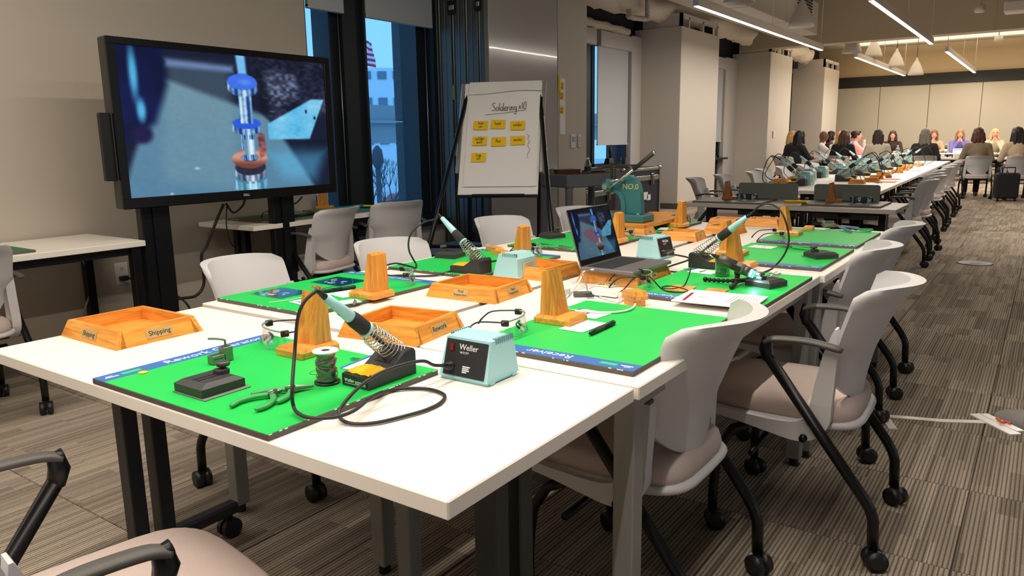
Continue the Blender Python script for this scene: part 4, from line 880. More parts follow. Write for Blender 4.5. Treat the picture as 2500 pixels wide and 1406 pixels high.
# ---- iron stands and irons (front = +x)
AX0, AX1 = Vector((-.053, 0, .043)), Vector((.152, 0, .216)); AXD = (AX1 - AX0).normalized()
def iron_stand(lab, x, y, rz, z=ZM, grp='soldering iron stands'):
    t = thing('iron_stand', lab, 'iron stand', (x, y, z), rz, grp)
    pr = [(.070, 0), (.070, .024), (.062, .026), (.006, .027), (-.040, .055), (-.066, .058), (-.072, .05), (-.072, 0)]
    M().prism(pr, -.039, .039, 'y').build('base', mat('stand_black_plastic', (46, 46, 47), .45), t)
    M().box(-.02, .006, -.022, .022, .02, .0268).build('holder_slot', BLACK, t); 
    o = M().box(-.02, .014, -.022, .022, 0, .001).build('slot_recess', BLACK, t); o.location = (-.02, 0, .0435); o.rotation_euler = (0, -.547 + PI, 0); o.rotation_euler = (0, .547, 0)
    sg = M()
    def sp(u, v): return (.006 + .058 * u, -.033 + .066 * v, .0275 + .007 * math.sin(PI * min(1, max(0, u))) ** .3 * math.sin(PI * v) ** .3 + .0012 * math.sin(u * 31 + v * 17))
    sg.grid(sp, 14, 14).box(.008, .062, -.031, .031, .02, .0285); sg.build('sponge', SPONGE, t)
    M().box(.0702, .0712, -.034, .034, .004, .019).build('front_label', PANEL, t)
    text('Weller', .010, 'lettering', PRINTW, t, (.0715, -.016, .0125), (PI / 2, 0, PI / 2)); M().box(.0712, .0714, .0, .03, .008, .0095).box(.0712, .0714, .0, .026, .0115, .013).box(.0712, .0714, -.03, .03, .0055, .0062).build('fine_print', PRINTW, t)
    pts = []; n1 = AXD.cross(Vector((0, 1, 0))).normalized()
    for k in range(10 * 14 + 1):
        a = 2 * PI * k / 14; s = k / 140; r = .0265 - .007 * s; c = AX0 + AXD * (.006 + .100 * s); pts.append(c + Vector((0, 1, 0)) * r * math.cos(a) + n1 * r * math.sin(a))
    M().tube(pts, .0013, 6).build('coil_holder', STEEL, t)
    g = [AX0 + AXD * .006 - n1 * .0275, AX0 + AXD * .10 - n1 * .024, AX0 + AXD * .108 - n1 * .012]; M().tube(g, .0012, 6).build('guard_wire', STEEL, t)
    return t
def iron(lab, x, y, rz, z=ZM, cord_pts=None, grp='soldering irons'):
    t = thing('soldering_iron', lab, 'soldering iron', (x, y, z), rz, grp)
    q = Matrix.Translation(AX0) @ AXD.to_track_quat('Z', 'Y').to_matrix().to_4x4()
    def put(m, nm, mt):
        m.v = [tuple(q @ Vector(p)) for p in m.v]; return m.build(nm, mt, t)
    L = (AX1 - AX0).length
    put(M().lathe([(.0008, .012), (.003, .03), (.0034, .05), (.0055, .052), (.0055, .10), (.0075, .102), (.0075, .112)], 14), 'barrel', STEELD)
    put(M().lathe([(.017, .108), (.018, .111), (.017, .1145)], 18), 'collar', SKYB)
    put(M().lathe([(.0135, .114), (.0165, .118), (.0165, .150), (.0145, .166)], 18), 'grip', GRIP)
    put(M().lathe([(.0135, .165), (.0135, .17), (.0115, .20), (.0085, L - .022)], 18), 'handle', SKYB)
    put(M().lathe([(.0065, L - .024), (.0065, L - .016), (.0045, L - .014), (.006, L - .010), (.0042, L - .008), (.005, L - .004), (.0035, L + .006)], 12), 'strain_relief', BLACK)
    o = text('WELLER', .008, 'lettering', INK, t, (0, 0, 0)); o.matrix_local = q @ Matrix.Translation((0, -.0118, .185)) @ Euler((PI / 2, 0, 0)).to_matrix().to_4x4() @ Euler((0, 0, PI / 2)).to_matrix().to_4x4()
    if cord_pts:
        inv = (Matrix.Translation((x, y, z)) @ Matrix.Rotation(rz, 4, 'Z')).inverted()
        M().tube(spline([AX1 + AXD * .003] + [inv @ Vector(p) for p in cord_pts], 7), .0036, 8).build('cord', CORD, t)
    return t
i1 = iron_stand('black iron stand with a yellow sponge on the rework operator mat', 1.108, 1.127, PI)
iron('soldering iron nearest the camera, its cord looping over the mat edge', 1.108, 1.127, PI, cord_pts=[(0.9304,1.135,0.9548),(0.9149,1.14,0.9253),(0.9103,1.15,0.8614),(0.8689,1.114,0.8),(0.8703,1.115,0.765),(0.8554,1.081,0.762),(0.858,1.052,0.76),(0.8772,1.027,0.759),(0.8944,1.014,0.76),(0.928,1.011,0.762),(0.9936,1.039,0.76),(1.065,1.07,0.748),(1.109,1.05,0.745),(1.13,1.007,0.745),(1.119,0.9581,0.745),(1.081,0.9344,0.745),(1.034,0.9312,0.745),(0.9879,0.9424,0.745),(0.9351,0.9624,0.745),(0.9078,0.9913,0.745),(0.904,1.022,0.747),(0.9184,1.045,0.755),(0.9479,1.047,0.775),(0.9854,1.041,0.795),(1.034,1.037,0.805),(1.083,1.022,0.81),(1.126,1.016,0.805)] + plug_at(1.272, .986, PI))
dup(i1, (2.265, 1.785, ZM), D90, 'black iron stand with a yellow sponge on the left green mat')
iron('soldering iron leaning left in front of the white chair', 2.265, 1.785, D90, cord_pts=[(2.26,1.945,0.9516),(2.25,1.997,0.9379),(2.22,2.031,0.9045),(2.21,2.048,0.8688),(2.22,2.059,0.8243),(2.265,2.083,0.785),(2.277,2.075,0.757),(2.217,2.028,0.757),(2.243,2.093,0.757),(2.261,2.168,0.757),(2.22,2.176,0.757),(2.133,2.144,0.757),(2.076,2.078,0.75),(2.085,2.047,0.745),(2.099,1.988,0.745),(2.164,1.892,0.745),(2.206,1.871,0.75),(2.254,1.814,0.775),(2.267,1.762,0.79),(2.282,1.736,0.79)] + plug_at(2.335, 1.625, D90))
dup(i1, (2.815, 1.04, ZM), -D90, 'black iron stand with a yellow sponge behind the glass jar')
iron('soldering iron rising to the right with a tall cord arc', 2.815, 1.04, -D90, cord_pts=[(2.815,0.8592,0.9971),(2.815,0.8295,1.006),(2.81,0.7936,0.9954),(2.8,0.7637,0.959),(2.8,0.7464,0.9045),(2.8,0.7444,0.8666),(2.8,0.7568,0.8268),(2.8,0.7804,0.7903),(2.904,0.835,0.748),(2.815,0.8541,0.745),(2.733,0.9039,0.747),(2.70,1.15,.745),(2.78,1.20,.745),(2.747,1.097,0.79),(2.763,1.154,0.8),(2.793,1.206,0.795)] + plug_at(3.035, 1.365, -D90 - .1))
# ---- black vises
def vise(lab, x, y, rz, z=ZM, grp='black miniature vises', pad=True):
    t = thing('mini_vise', lab, 'vise', (x, y, z), rz, grp); a, b = .05, .048
    if pad: M().box(-a - .004, a + .004, -b - .014, b + .002, .0, .0008).build('adhesive_pad', mat('grey_residue', (118, 124, 112), .8), t)
    M().prism([(-a, -b), (a, -b), (a, b), (-a, b)], .001, .018).prism([(-a, -b), (a, -b), (a, b), (-a, b)], .018, .026, 'z', [(-a + .018, -b + .012), (a - .018, -b + .012), (a - .012, b - .012), (-a + .012, b - .012)]).build('block', VISE, t)
    M().box(-.034, .02, -.010, -.006, .0255, .0266).box(-.034, .02, .004, .008, .0255, .0266).build('groove', BLACK, t)
    M().box(.016, .042, -.012, .012, .024, .036, .002).cyl((.034, 0, 0), .006, .034, .042, 12).build('jaw', VISE, t)
    M().lathe([(.013, .041), (.0145, .043), (.0145, .048), (.013, .050)], 20).build('knob', mat('vise_knob', (86, 84, 80), .4, .4), t, (.034, 0, 0))
    return t
v0 = vise('black miniature vise on the rework operator mat', .868, 1.378, D90 * .96)
v0.location = (.87, 1.378, ZM); v0.rotation_euler.z = .75
v0.rotation_euler.z = 0
for x, y, r, l in ((2.525, 2.10, PI * .55, 'black miniature vise by the chair on the left green mat'), (2.552, .745, PI * .9, 'black miniature vise under the microscope light'), (3.275, .738, PI * .75, 'black miniature vise beside the green pliers on the right'), (3.305, 2.065, -.4, 'black miniature vise on the mat left of the laptop screen')):
    dup(v0, (x, y, ZM), r, l)
m = M(); rnd = random.Random(4)
for k in range(14): a = Vector((2.55 + (rnd.random() - .5) * .05, .735 + (rnd.random() - .5) * .03, .784 + rnd.random() * .012)); m.tube([a, a + Vector(((rnd.random() - .5) * .03, -.01 - rnd.random() * .02, rnd.random() * .012))], .0012, 5)
tag(m.build('turret_pins', STEEL), 'small heap of shiny metal terminals on the vise under the microscope', 'terminals', kind='stuff')
# small steel clamp block beside it
t = thing('steel_clamp', 'small steel clamp block with a bent lever on the rework mat', 'clamp', (1.0, 1.533, ZM), 0)
M().box(-.026, .008, -.011, .011, 0, .02, .001).box(.004, .028, -.011, .011, 0, .034, .001).build('body', STEELD, t); M().box(-.022, .002, -.0112, .0112, .011, .0125).build('slot', BLACK, t)
M().tube(spline([(.016, 0, .03), (.016, 0, .046), (.014, .002, .05), (.0, .012, .054), (-.014, .02, .056)], 4), .0026, 8).build('lever', STEELD, t)
# ---- pliers
def pliers(lab, j, h1, h2, tip, hm=PLIERG, z=ZM, w=.0065, grp='pliers', jm=STEELD, bow=.012):
    t = thing('pliers', lab, 'pliers', j, 0, grp); j = Vector(j)
    for q, s in ((h1, 1), (h2, -1)):
        q = Vector(q) - j; n = Vector((-q.y, q.x, 0)).normalized(); c = 1 if n.dot(Vector(h2 if s == 1 else h1) - Vector(h1 if s == 1 else h2)) < 0 else -1
        M().tube(spline([q * .16, q * .4 + n * c * bow, q * .75 + n * c * bow * 1.1, q], 5), [w * .75] + [w] * 13 + [w * .8, w * .55], 10, flat=.75).build('handle', hm, t)
    tp = Vector(tip) - j; n = Vector((-tp.y, tp.x, 0)).normalized(); e = -tp.normalized() * .016
    for s in (-1, 1):
        b = .007 * s
        M().raw([tuple(e + n * b * .9 + Vector((0, 0, zz))) for zz in (-.004, .004)] + [tuple(n * b * 1.2 + Vector((0, 0, zz))) for zz in (-.005, .005)] + [tuple(tp + n * s * .0012 + Vector((0, 0, zz))) for zz in (-.001, .002)] + [tuple(tp + Vector((0, 0, zz))) for zz in (-.001, .002)] + [tuple(n * s * .0003 + Vector((0, 0, zz))) for zz in (-.005, .005)] + [tuple(e + n * s * .0003 + Vector((0, 0, zz))) for zz in (-.004, .004)],
                [(0, 2, 4, 6, 8, 10), (1, 3, 5, 7, 9, 11)[::-1], (0, 1, 3, 2), (2, 3, 5, 4), (4, 5, 7, 6), (6, 7, 9, 8), (8, 9, 11, 10), (10, 11, 1, 0)]).build('jaw', jm, t)
    M().cyl((0, 0, 0), .0045, -.006, .0066, 14).build('pivot', STEELD, t)
    return t
def zz(p, z=.760): return (p[0], p[1], z)
pliers('green handled flush cutters in front of the solder spool', (0.9128,1.223,0.761), (0.8186,1.235,0.759), (0.8313,1.178,0.759), (0.9264,1.22,0.762))
pliers('green handled needle nose pliers beside the flush cutters', (0.9494,1.213,0.761), (0.8838,1.261,0.759), (0.8818,1.179,0.759), (0.9873,1.195,0.758), bow=.006)
pliers('green handled pliers on the mat with the far right vise', (3.48,0.9244,0.761), (3.527,0.8126,0.759), (3.45,0.8198,0.759), (3.503,0.9834,0.758), bow=.006)
pliers('green handled pliers on the mat left of the laptop', (2.992,1.816,0.761), (3.064,1.984,0.759), (2.984,1.919,0.759), (3.01,1.771,0.758), bow=.005)
pliers('green handled cutters at the end of the wire stripper', (4.295,0.8002,0.761), (4.352,0.7269,0.759), (4.273,0.7208,0.759), (4.329,0.8309,0.758), bow=.006)
t = pliers('wire stripper with blue handles and a square steel head', (4.391,0.9165,0.765), (4.369,0.7982,0.76), (4.201,0.8016,0.76), (4.426,0.9818,0.765), PLIERB, w=.008, bow=.004)
a = (4.413,0.9617,0.765); b_ = t.location
M().at((a[0] - b_[0], a[1] - b_[1], -.01), -1.2).box(-.035, .03, -.03, .03, 0, .006, .001).box(-.035, -.025, -.03, .03, 0, .03, .001).box(-.035, .03, .022, .03, 0, .03, .001).box(-.035, .03, -.03, -.022, 0, .022, .001).build('head', STEEL, t)
# ---- solder spool
def spool(lab, x, y, z=ZM, s=1.):
    t = thing('solder_spool', lab, 'spool', (x, y, z), 0, 'solder spools')
    M().lathe([(.008, .0005), (.027, .0005), (.0275, .002), (.027, .0035), (.019, .0038)], 28).build('bottom_flange', mat('flange_dark', (40, 40, 40), .3), t)
    M().lathe([(.009, .064), (.009, .0705), (.0265, .0705), (.0275, .069), (.0265, .0665), (.018, .0655)], 28, False).build('top_flange', PRINTW, t)
    M().lathe([(.0088, .06), (.0088, .0702)], 16).build('bore', BLACK, t)
    pr = []; 
    for k in range(60): z_ = .004 + .0615 * k / 59; pr.append((.0195 + .0018 * math.sin(k * .35) + (.0012 if k % 2 else 0), z_))
    M().lathe(pr, 26, False).build('solder_wire', SOLDER, t)
    w = []
    rnd = random.Random(3)
    for k in range(120): a = k * .35; w.append((.0222 * math.cos(a), .0222 * math.sin(a), .012 + .04 * (.5 + .5 * math.sin(k * .11)) + .003 * math.sin(k * .6)))
    M().tube(w, .0008, 5).tube(spline([(-.02, .01, .02), (-.032, .014, .024), (-.036, .008, .03), (-.03, 0, .034), (-.022, -.004, .03)], 5), .0006, 5).build('loose_wire', SOLDER, t)
    return t
sp0 = spool('solder spool with a white flange on the rework operator mat', 1.03, 1.203); dup(sp0, (2.395, 1.865, ZM), 0, 'dull solder spool standing behind the left soldering iron coil')
# ---- glass jar, microscope on bendy tripod
t = thing('glass_jar', 'clear ribbed jar standing behind the tripod microscope', 'jar', (2.66, .935, ZM))
M().lathe([(.022, .001), (.027, .004), (.0275, .012), (.026, .016), (.0275, .022), (.026, .028), (.0275, .034), (.0275, .06), (.024, .066), (.0225, .068), (.0225, .066), (.025, .058), (.025, .006), (.004, .004)], 28, False).build('jar', GLASSJ, t); M().lathe([(.001, .0055), (.0245, .0055), (.0245, .03), (.001, .03)], 20).build('liquid', clearmat('pale_liquid', (206, 214, 196), .1), t)
t = thing('microscope_camera', 'grey handheld digital microscope with a glowing ring, on a bendy tripod', 'microscope', (0, 0, 0))
A, B = Vector((2.5,0.89,0.8436)), Vector((2.5,0.7747,0.7985)); dr = (B - A).normalized(); L = (B - A).length
q = Matrix.Translation(A) @ dr.to_track_quat('Z', 'Y').to_matrix().to_4x4()
def mput(m, nm, mt):
    m.v = [tuple(q @ Vector(p)) for p in m.v]; return m.build(nm, mt, t)
MG = mat('gunmetal', (96, 90, 86), .35, .5)
mput(M().lathe([(.008, -.004), (.0165, .0), (.0172, .004), (.0172, L * .52)], 24), 'body', MG); mput(M().lathe([(.0182, L * .52), (.0182, L * .74)], 24), 'focus_ring', mat('grey_rubber', (112, 112, 108), .7)); mput(M().lathe([(.017, L * .74), (.0162, L * .90)], 24), 'nose', MG)
mput(M().lathe([(.0162, L * .90), (.0175, L * 1.02), (.016, L * 1.03)], 24, False), 'clear_tip', clearmat('tip_clear', (180, 240, 248), .3)); mput(M().lathe([(.013, L * .93), (.0145, L * .935), (.0145, L * .945), (.013, L * .95)], 24), 'led_ring', emitmat('led_ring', (180, 240, 255), 6))
mput(M().lathe([(.007, -.016), (.008, -.004)], 12).lathe([(.004, -.03), (.007, -.016)], 10), 'cable_boot', BLACK)
mput(M().at((-.019, 0, L * .56)).box(-.003, .003, -.009, .009, -.014, .014, .001), 'button_plate', BLACK)
mid = A + dr * L * .55
M().tube([mid + Vector((0, 0, -.014)), mid + Vector((0, 0, -.026))], .011, 12).ball(mid + Vector((0, 0, -.032)), .009).build('tripod_head', BLACK, t); M().lathe([(.0105, 0), (.0105, .004)], 14).build('red_ring', mat('red_ring', (170, 30, 34), .4), t, mid + Vector((0, 0, -.042)))
hub = Vector((mid.x, mid.y, .772))
M().ball(hub, .011).tube([hub, mid + Vector((0, 0, -.04))], .007, 10).build('tripod_hub', BLACK, t)
for px in (((1722, 680), (1775, 681)), ((1832, 677), (1785, 682)), ((1785, 699), (1779, 687))): pass
for e in ((2.525,0.9475,0.762), (2.616,0.8229,0.762), (2.433,0.8221,0.762)):
    e = Vector(e); n = 7; m = M()
    for k in range(1, n + 1):
        c = hub.lerp(e, k / n); c.z = .7615 + .010 * (1 - k / n) ** 2; m.ball(c, .0078 if k < n else .0085, 12, 8)
    m.tube([hub] + [Vector((hub.x + (e.x - hub.x) * k / 6, hub.y + (e.y - hub.y) * k / 6, .7615 + .01 * (1 - k / 6) ** 2)) for k in range(1, 7)], .004, 8); m.build('tripod_leg', BLACK, t)
area('microscope_led', tuple(B + dr * .004), .02, .02, .14, (.6, .92, 1), (0, 0, 0)).rotation_euler = (-dr).to_track_quat('Z', 'Y').to_euler()
cord('usb_cable', 'thin black cable from the microscope looping on the solder mat', [A + dr * -.03, (2.5,0.9324,0.8575), (2.49,0.9507,0.8561), (2.48,0.9718,0.8416), (2.47,0.978,0.8139), (2.395,0.9574,0.79), (2.384,0.9706,0.757), (2.325,0.9863,0.757), (2.321,1.021,0.757), (2.364,1.019,0.757), (2.353,0.9664,0.757), (2.313,0.9243,0.757), (2.277,0.9516,0.757), (2.297,1.006,0.757), (2.276,1.031,0.79), (2.287,1.054,0.8), (2.285,1.083,0.8), (2.287,1.109,0.785), (2.286,1.139,0.75), (2.23,1.133,0.744)], .0022)
t = M().at((2.271,1.076,0.8), -2.2).box(-.018, .018, -.005, .005, -.004, .004, .002); tag(t.build('usb_plug', BLACK), 'small black plug lying against the laptop tray', 'plug')
# ---- laptop
SPG = mat('space_grey', (128, 126, 126), .38, .55)
lp = thing('laptop', 'open grey laptop on the oak tray showing the microscope picture', 'laptop', (2.487, 1.232, .7855), math.radians(-1.5))
M().box(-.1525, .1525, -.1065, .1065, .0, .014, .003).build('base', SPG, lp)
kb = M().box(-.128, .128, -.012, .092, .0138, .0143).build('keyboard_well', BLACK, lp)
km = M().box(-.0078, .0078, -.0076, .0076, .0143, .0156, .0004).mesh('key', mat('key_black', (30, 30, 32), .55))
for r in range(6):
    for c in range(14):
        if r == 0 and 3 < c < 9: continue
        o = bpy.data.objects.new('key', km); COL.objects.link(o); o.parent = kb; o.location = (-.118 + .01815 * c, -.003 + .0172 * r, 0)
M().box(-.118 + .01815 * 3.5, -.118 + .01815 * 8.5, -.0106, .0046, .0143, .0156, .0004).build('space_bar', km.materials[0], kb)
M().box(-.065, .065, -.096, -.02, .0138, .0143, .0002).build('trackpad', mat('trackpad_grey', (120, 118, 118), .3, .4), lp)
scr = M().box(-.1525, .1525, 0, .006, 0, .212, .0028).build('lid', SPG, lp); scr.location = (0, .103, .013); scr.rotation_euler = (-.30, 0, 0)
M().box(-.15, .15, -.0006, .001, .004, .209).build('screen_glass', TVB, scr)
pc = picture('screen_picture', 200, 124, .286, .179, scr, .62, .9, True); pc.location = (0, -.0008, .1125)
# ---- white cords, adapter, charger, connector
cord('charging_cord', 'thick white cord from the laptop side looping over the receiver mat', [(2.333, 1.285, .795), (2.339,1.325,0.785), (2.271,1.305,0.765), (2.186,1.283,0.748), (2.051,1.234,0.745), (1.952,1.185,0.745), (1.904,1.133,0.75), (1.877,1.086,0.757), (1.883,1.051,0.757), (1.893,1.017,0.757), (1.927,0.978,0.757), (1.988,0.9665,0.757), (2.098,1.008,0.75), (2.195,1.068,0.745), (2.215,1.111,0.745), (2.194,1.122,0.745)], .0034, CORDW)
cord('charging_cord', 'white cord curve just above the receiver mat corner', [(1.988,1.206,0.745), (1.974,1.172,0.745), (1.999,1.123,0.745), (2.041,1.077,0.745), (2.1,1.066,0.745), (2.138,1.076,0.745)], .003, CORDW)
cord('charging_cord', 'thin white cord arc between the small grey adapter and the pin board', [(1.988,1.204,0.744), (2.158,1.273,0.744), (2.27,1.282,0.744), (2.35,1.267,0.744)], .002, CORDW)
cord('charging_cord', 'white cord loop below the pin board', [(2.319,1.244,0.744), (2.288,1.266,0.744), (2.231,1.247,0.744), (2.172,1.195,0.744), (2.123,1.123,0.744), (2.108,1.075,0.744)], .0026, CORDW)
t = thing('network_adapter', 'small grey network adapter with a square socket beside the white cords', 'adapter', (2.133,1.215,0.7405), -.95)
M().box(-.03, .03, -.0115, .0115, 0, .016, .002).build('body', mat('adapter_grey', (96, 92, 94), .4, .3), t); M().box(-.0306, -.0296, -.006, .006, .003, .012).build('socket', BLACK, t)
cord('adapter_cable', 'short grey cable from the laptop down to the network adapter', [(2.335, 1.30, .793), (2.291,1.307,0.785), (2.304,1.312,0.765), (2.249,1.266,0.752), (2.195,1.234,0.75)], .002, LEG)
cord('usb_lead', 'short dark lead plugged into the network adapter', [(2.122,1.189,0.748), (2.131,1.173,0.748), (2.154,1.147,0.744), (2.153,1.11,0.744), (2.167,1.1,0.744)], .0017)
M().at((2.125,1.183,0.748), -.75).box(-.012, .012, -.005, .005, -.003, .003, .001)
tag(M().at((2.125,1.183,0.748), -.9).box(-.013, .013, -.0055, .0055, -.0035, .0035, .001).build('usb_connector', ALUD), 'dark connector plugged into the side of the network adapter', 'connector')
t = thing('charger', 'white cube charger behind the receiver card stand', 'charger', (2.107,1.285,0.7405), -.2); M().box(-.026, .026, -.026, .026, 0, .03, .005).build('body', CORDW, t)
t = thing('charger', 'white plastic charger block lying beside the clamped oak blocks', 'charger', (2.154,1.079,0.7405), .5); M().box(-.022, .022, -.015, .015, 0, .022, .004).build('body', mat('pinkish_white', (240, 226, 218), .4), t)
t = thing('pin_board', 'small cream board with four wired terminals in front of the laptop tray', 'circuit board', (2.336,1.222,0.7405), -.25)
M().box(-.03, .03, -.022, .022, 0, .005, .001).build('board', mat('cream_board', (236, 226, 190), .5), t)
for k in range(4):
    for r_ in (-1, 1): M().lathe([(.0028, .005), (.0028, .008), (.0016, .009), (.0016, .012), (.0026, .0125), (.0026, .014)], 10).build('terminal', STEEL, t, (-.021 + .014 * k, .011 * r_, 0))
for k in range(2): M().tube([(-.012 + .03 * k, .011, .014), (.008 + .03 * k, .014, .03)], .0007, 5).build('wire_end', BLACK, t)
# oak blocks held together
t = thing('oak_block', 'oak block with a sloped top stacked on a narrower one', 'block', (2.106,1.015,0.7405), 1.0, 'oak blocks')
M().box(-.03, .03, -.02, .02, 0, .02).build('lower_block', OAK, t); M().prism([(-.036, .02), (.036, .02), (.036, .032), (.026, .046), (-.026, .046), (-.036, .032)], -.026, .026, 'y').build('upper_block', OAK, t)
for p, r_, l in (((2.775,2.043,0.7535), 1.2, 'oak block lying on the left green mat, farther one'), ((2.694,1.953,0.7535), 1.2, 'oak block lying on the left green mat, by the card stand'), ((4.25,1.027,0.7535), .1, 'small oak block at the foot of the stripper mat stand')):
    t = thing('oak_block', l, 'block', p, r_, 'oak blocks'); M().prism([(-.045, 0), (.045, 0), (.045, .01), (.036, .018), (-.036, .018), (-.045, .01)], -.022, .022, 'y').build('block', OAK, t)
for p, sx, l in (((2.358,0.9787,0.7535), .05, 'oak slat under the paper, left one'), ((2.362,0.8625,0.7535), .042, 'oak slat under the paper, right one')):
    tag(M().at(p, .1).box(-.05, .05, -sx, sx * .6, 0, .0025, .0008).build('oak_strip', OAK), l, 'wood strip', 'oak strips')
# ---- papers
def sheet(name, lab, c, w, d, rz, z, m=PAPER, cat='paper', grp=None, th=.0008):
    t = thing(name, lab, cat, (c[0], c[1], z), rz, grp); M().box(-w / 2, w / 2, -d / 2, d / 2, 0, th).build('sheet', m, t); return t
t = sheet('booklet', 'white booklet with a red title bar across the solder mat edge', (2.241,0.7917,0.757), .19, .245, .05, .757, th=.004)
M().box(-.06, -.035, .03, .115, .004, .0044).box(.085, .089, -.12, .12, 0, .004).build('red_bar', mat('deep_red', (150, 36, 48), .5), t) if False else M().at((-.02, .095, 0), .1).box(-.06, .065, -.005, .005, .004, .0044).build('red_bar', mat('deep_red', (150, 36, 48), .5), t)
m = M()
for k in range(8): m.box(-.06, .06, -.05 + .011 * k - .09 + .03, -.05 + .011 * k - .09 + .032, .004, .0043)
m.build('text_lines', mat('grey_print', (150, 140, 140), .6), t); text('Solder', .014, 'lettering', mat('grey_print', (150, 140, 140), .6), t, (-.01, .05, .0042), (0, 0, PI / 2))
def badge(lab, p, rz, l1, tsz=.018):
    t = sheet('name_card', lab, p, .075, .105, rz, .7536, cat='card', grp='name cards'); M().box(-.0375, -.028, -.0525, .0525, .0008, .0013).build('blue_edge', BLUE, t)
    M().box(-.05, -.034, -.006, .006, 0, .004, .001).build('badge_clip', LENS, t); text(l1, tsz, 'lettering', INK, t, (.004, 0, .0011), (0, 0, -PI / 2)); return t
b1 = sheet('name_card', 'white name card reading Rework Operator beside the spool', (1.176,1.223,0.7535), .115, .085, .12, .7536, cat='card', grp='name cards')
M().box(-.0575, .0575, .034, .0425, .0008, .0012).build('blue_edge', BLUE, b1); text('Rework\nOperator', .018, 'lettering', INK, b1, (-.012, 0, .0011)); M().box(.0, .012, .036, .062, .0006, .005, .001).build('badge_clip', LENS, b1)
b2 = sheet('name_card', 'white name card at the top corner of the receiver mat', (1.873,1.05,0.7535), .085, .11, -.1, .7536, cat='card', grp='name cards'); text('Receiver', .018, 'lettering', INK, b2, (0, 0, .0011), (0, 0, PI)); M().box(-.0425, .0425, .046, .055, .0008, .0012).build('blue_edge', BLUE, b2); M().box(-.012, .0, .046, .075, .0006, .005, .001).build('badge_clip', LENS, b2)
b3 = sheet('name_card', 'white name card on the solder mat below the iron stand', (2.711,1.028,0.7535), .085, .11, -.15, .7536, cat='card', grp='name cards'); text('Solder', .02, 'lettering', INK, b3, (0, 0, .0011), (0, 0, PI)); M().box(-.0425, .0425, .046, .055, .0008, .0012).build('blue_edge', BLUE, b3); M().box(-.012, .0, .046, .075, .0006, .005, .001).build('badge_clip', LENS, b3)
for p, l in (((3.466,1.035,0.7535), 'white name card beside the two oak stands'), ((4.307,0.9983,0.7535), 'white name card behind the stripper mat block')):
    b4 = sheet('name_card', l, p, .085, .11, -.1, .7536, cat='card', grp='name cards'); text('Wire', .018, 'lettering', INK, b4, (0, 0, .0011), (0, 0, PI)) if False else M().box(-.02, .02, -.006, -.002, .0008, .0011).build('print', mat('grey_print', (150, 140, 140), .6), b4)
sheet('white_card', 'blank white card under the oak stand on the receiver mat', (1.737,0.9891,0.7535), .125, .075, -.03, .7536, cat='card')
def capped(lab, a, b, r=.006, m=BLACK):
    a, b = Vector(a), Vector(b); t = thing('marker', lab, 'marker', a, 0, 'markers'); d = b - a; M().tube([(0, 0, 0), d * .05, d * .6], [r * .6, r, r], 14).build('barrel', m, t); M().tube([d * .58, d * .97, d], [r * 1.12, r * 1.12, r * .7], 14).build('cap', m, t)
capped('black marker pen lying on the receiver mat', (1.655,0.9221,0.76), (1.799,0.9263,0.76))
capped('black pen on the teal green mat behind the wooden stand', (1.674,1.962,0.76), (1.797,1.923,0.76), .006)
tag(M().at((0.8562,1.609,0.7535)).lathe([(.011, 0), (.010, .0012), (.002, .002)], 16).build('yellow_dot', YNOTE), 'small yellow dot on the corner of the rework mat', 'sticker')
# cards and bits on the teal mat
BCY = mat('card_cyan', (26, 156, 226), .35)
for p, l in (((1.611,2.078,0.7535), 'blue printed card in a clear sleeve, nearer one'), ((1.861,2.067,0.7535), 'blue printed card in a clear sleeve, farther one')):
    t = sheet('print_card', l, p, .115, .13, .0, .7536, BCY, 'card', 'blue printed cards'); M().box(-.066, .066, -.066, .09, .001, .0014).build('clear_sleeve', LENS, t)
    m = M(); rnd = random.Random(7)
    for k in range(9): a = rnd.random() * .08 - .05; m.box(a, a + .01 + rnd.random() * .02, -.03 + .01 * k, -.026 + .01 * k, .0015, .0018)
    m.build('white_print', PRINTW, t)
t = sheet('pattern_sheet', 'white sheet with a violet zigzag pattern behind the tall oak stand', (1.57,1.876,0.7535), .10, .13, -.15, .7536, cat='paper')
for k in range(5): M().tube([(-.036 + .018 * k + (.006 if j % 2 else 0), -.05 + .012 * j, .0012) for j in range(9)], .0028, 5, flat=.2).build('zigzag', mat('violet_print', (70, 64, 176), .6), t)
sheet('white_note', 'white note lying under the final inspection card stand', (1.721,1.879,0.7535), .10, .10, -.2, .7536, cat='paper')
sheet('white_note', 'small white printed slip beside the rework tray corner', (1.628,1.779,0.7535), .07, .06, -.4, .7536, cat='paper')
m = M(); rnd = random.Random(11)
for k in range(18): a = Vector((1.709,2.01,0.762)) + Vector(((rnd.random() - .5) * .04, (rnd.random() - .5) * .04, 0)); m.tube([a, a + Vector(((rnd.random() - .5) * .03, (rnd.random() - .5) * .03, rnd.random() * .01))], .0012, 5)
tag(m.build('red_wire_bits', mat('red_wire', (214, 76, 66), .5)), 'small heap of red wire ends on the teal green mat', 'wire', kind='stuff')
cord('wire_piece', 'long thin dark wire lying across the teal green mat', [(1.603,2,0.756), (1.669,2.001,0.757), (1.744,2.005,0.758), (1.801,1.993,0.757)], .001)
cord('wire_piece', 'long thin pale wire lying in front of the violet sheet', [(1.484,1.984,0.756), (1.534,1.961,0.756), (1.589,1.958,0.756), (1.623,1.952,0.756)], .0012, CORDW)
tag(M().at((1.617,1.738,0.7535), .6).box(-.012, .012, -.004, .004, 0, .01, .001).tube([(.01, 0, .006), (.024, .006, .012)], .0014, 6).build('alligator_clip', STEELD), 'small metal clip at the edge of the teal green mat', 'clip')
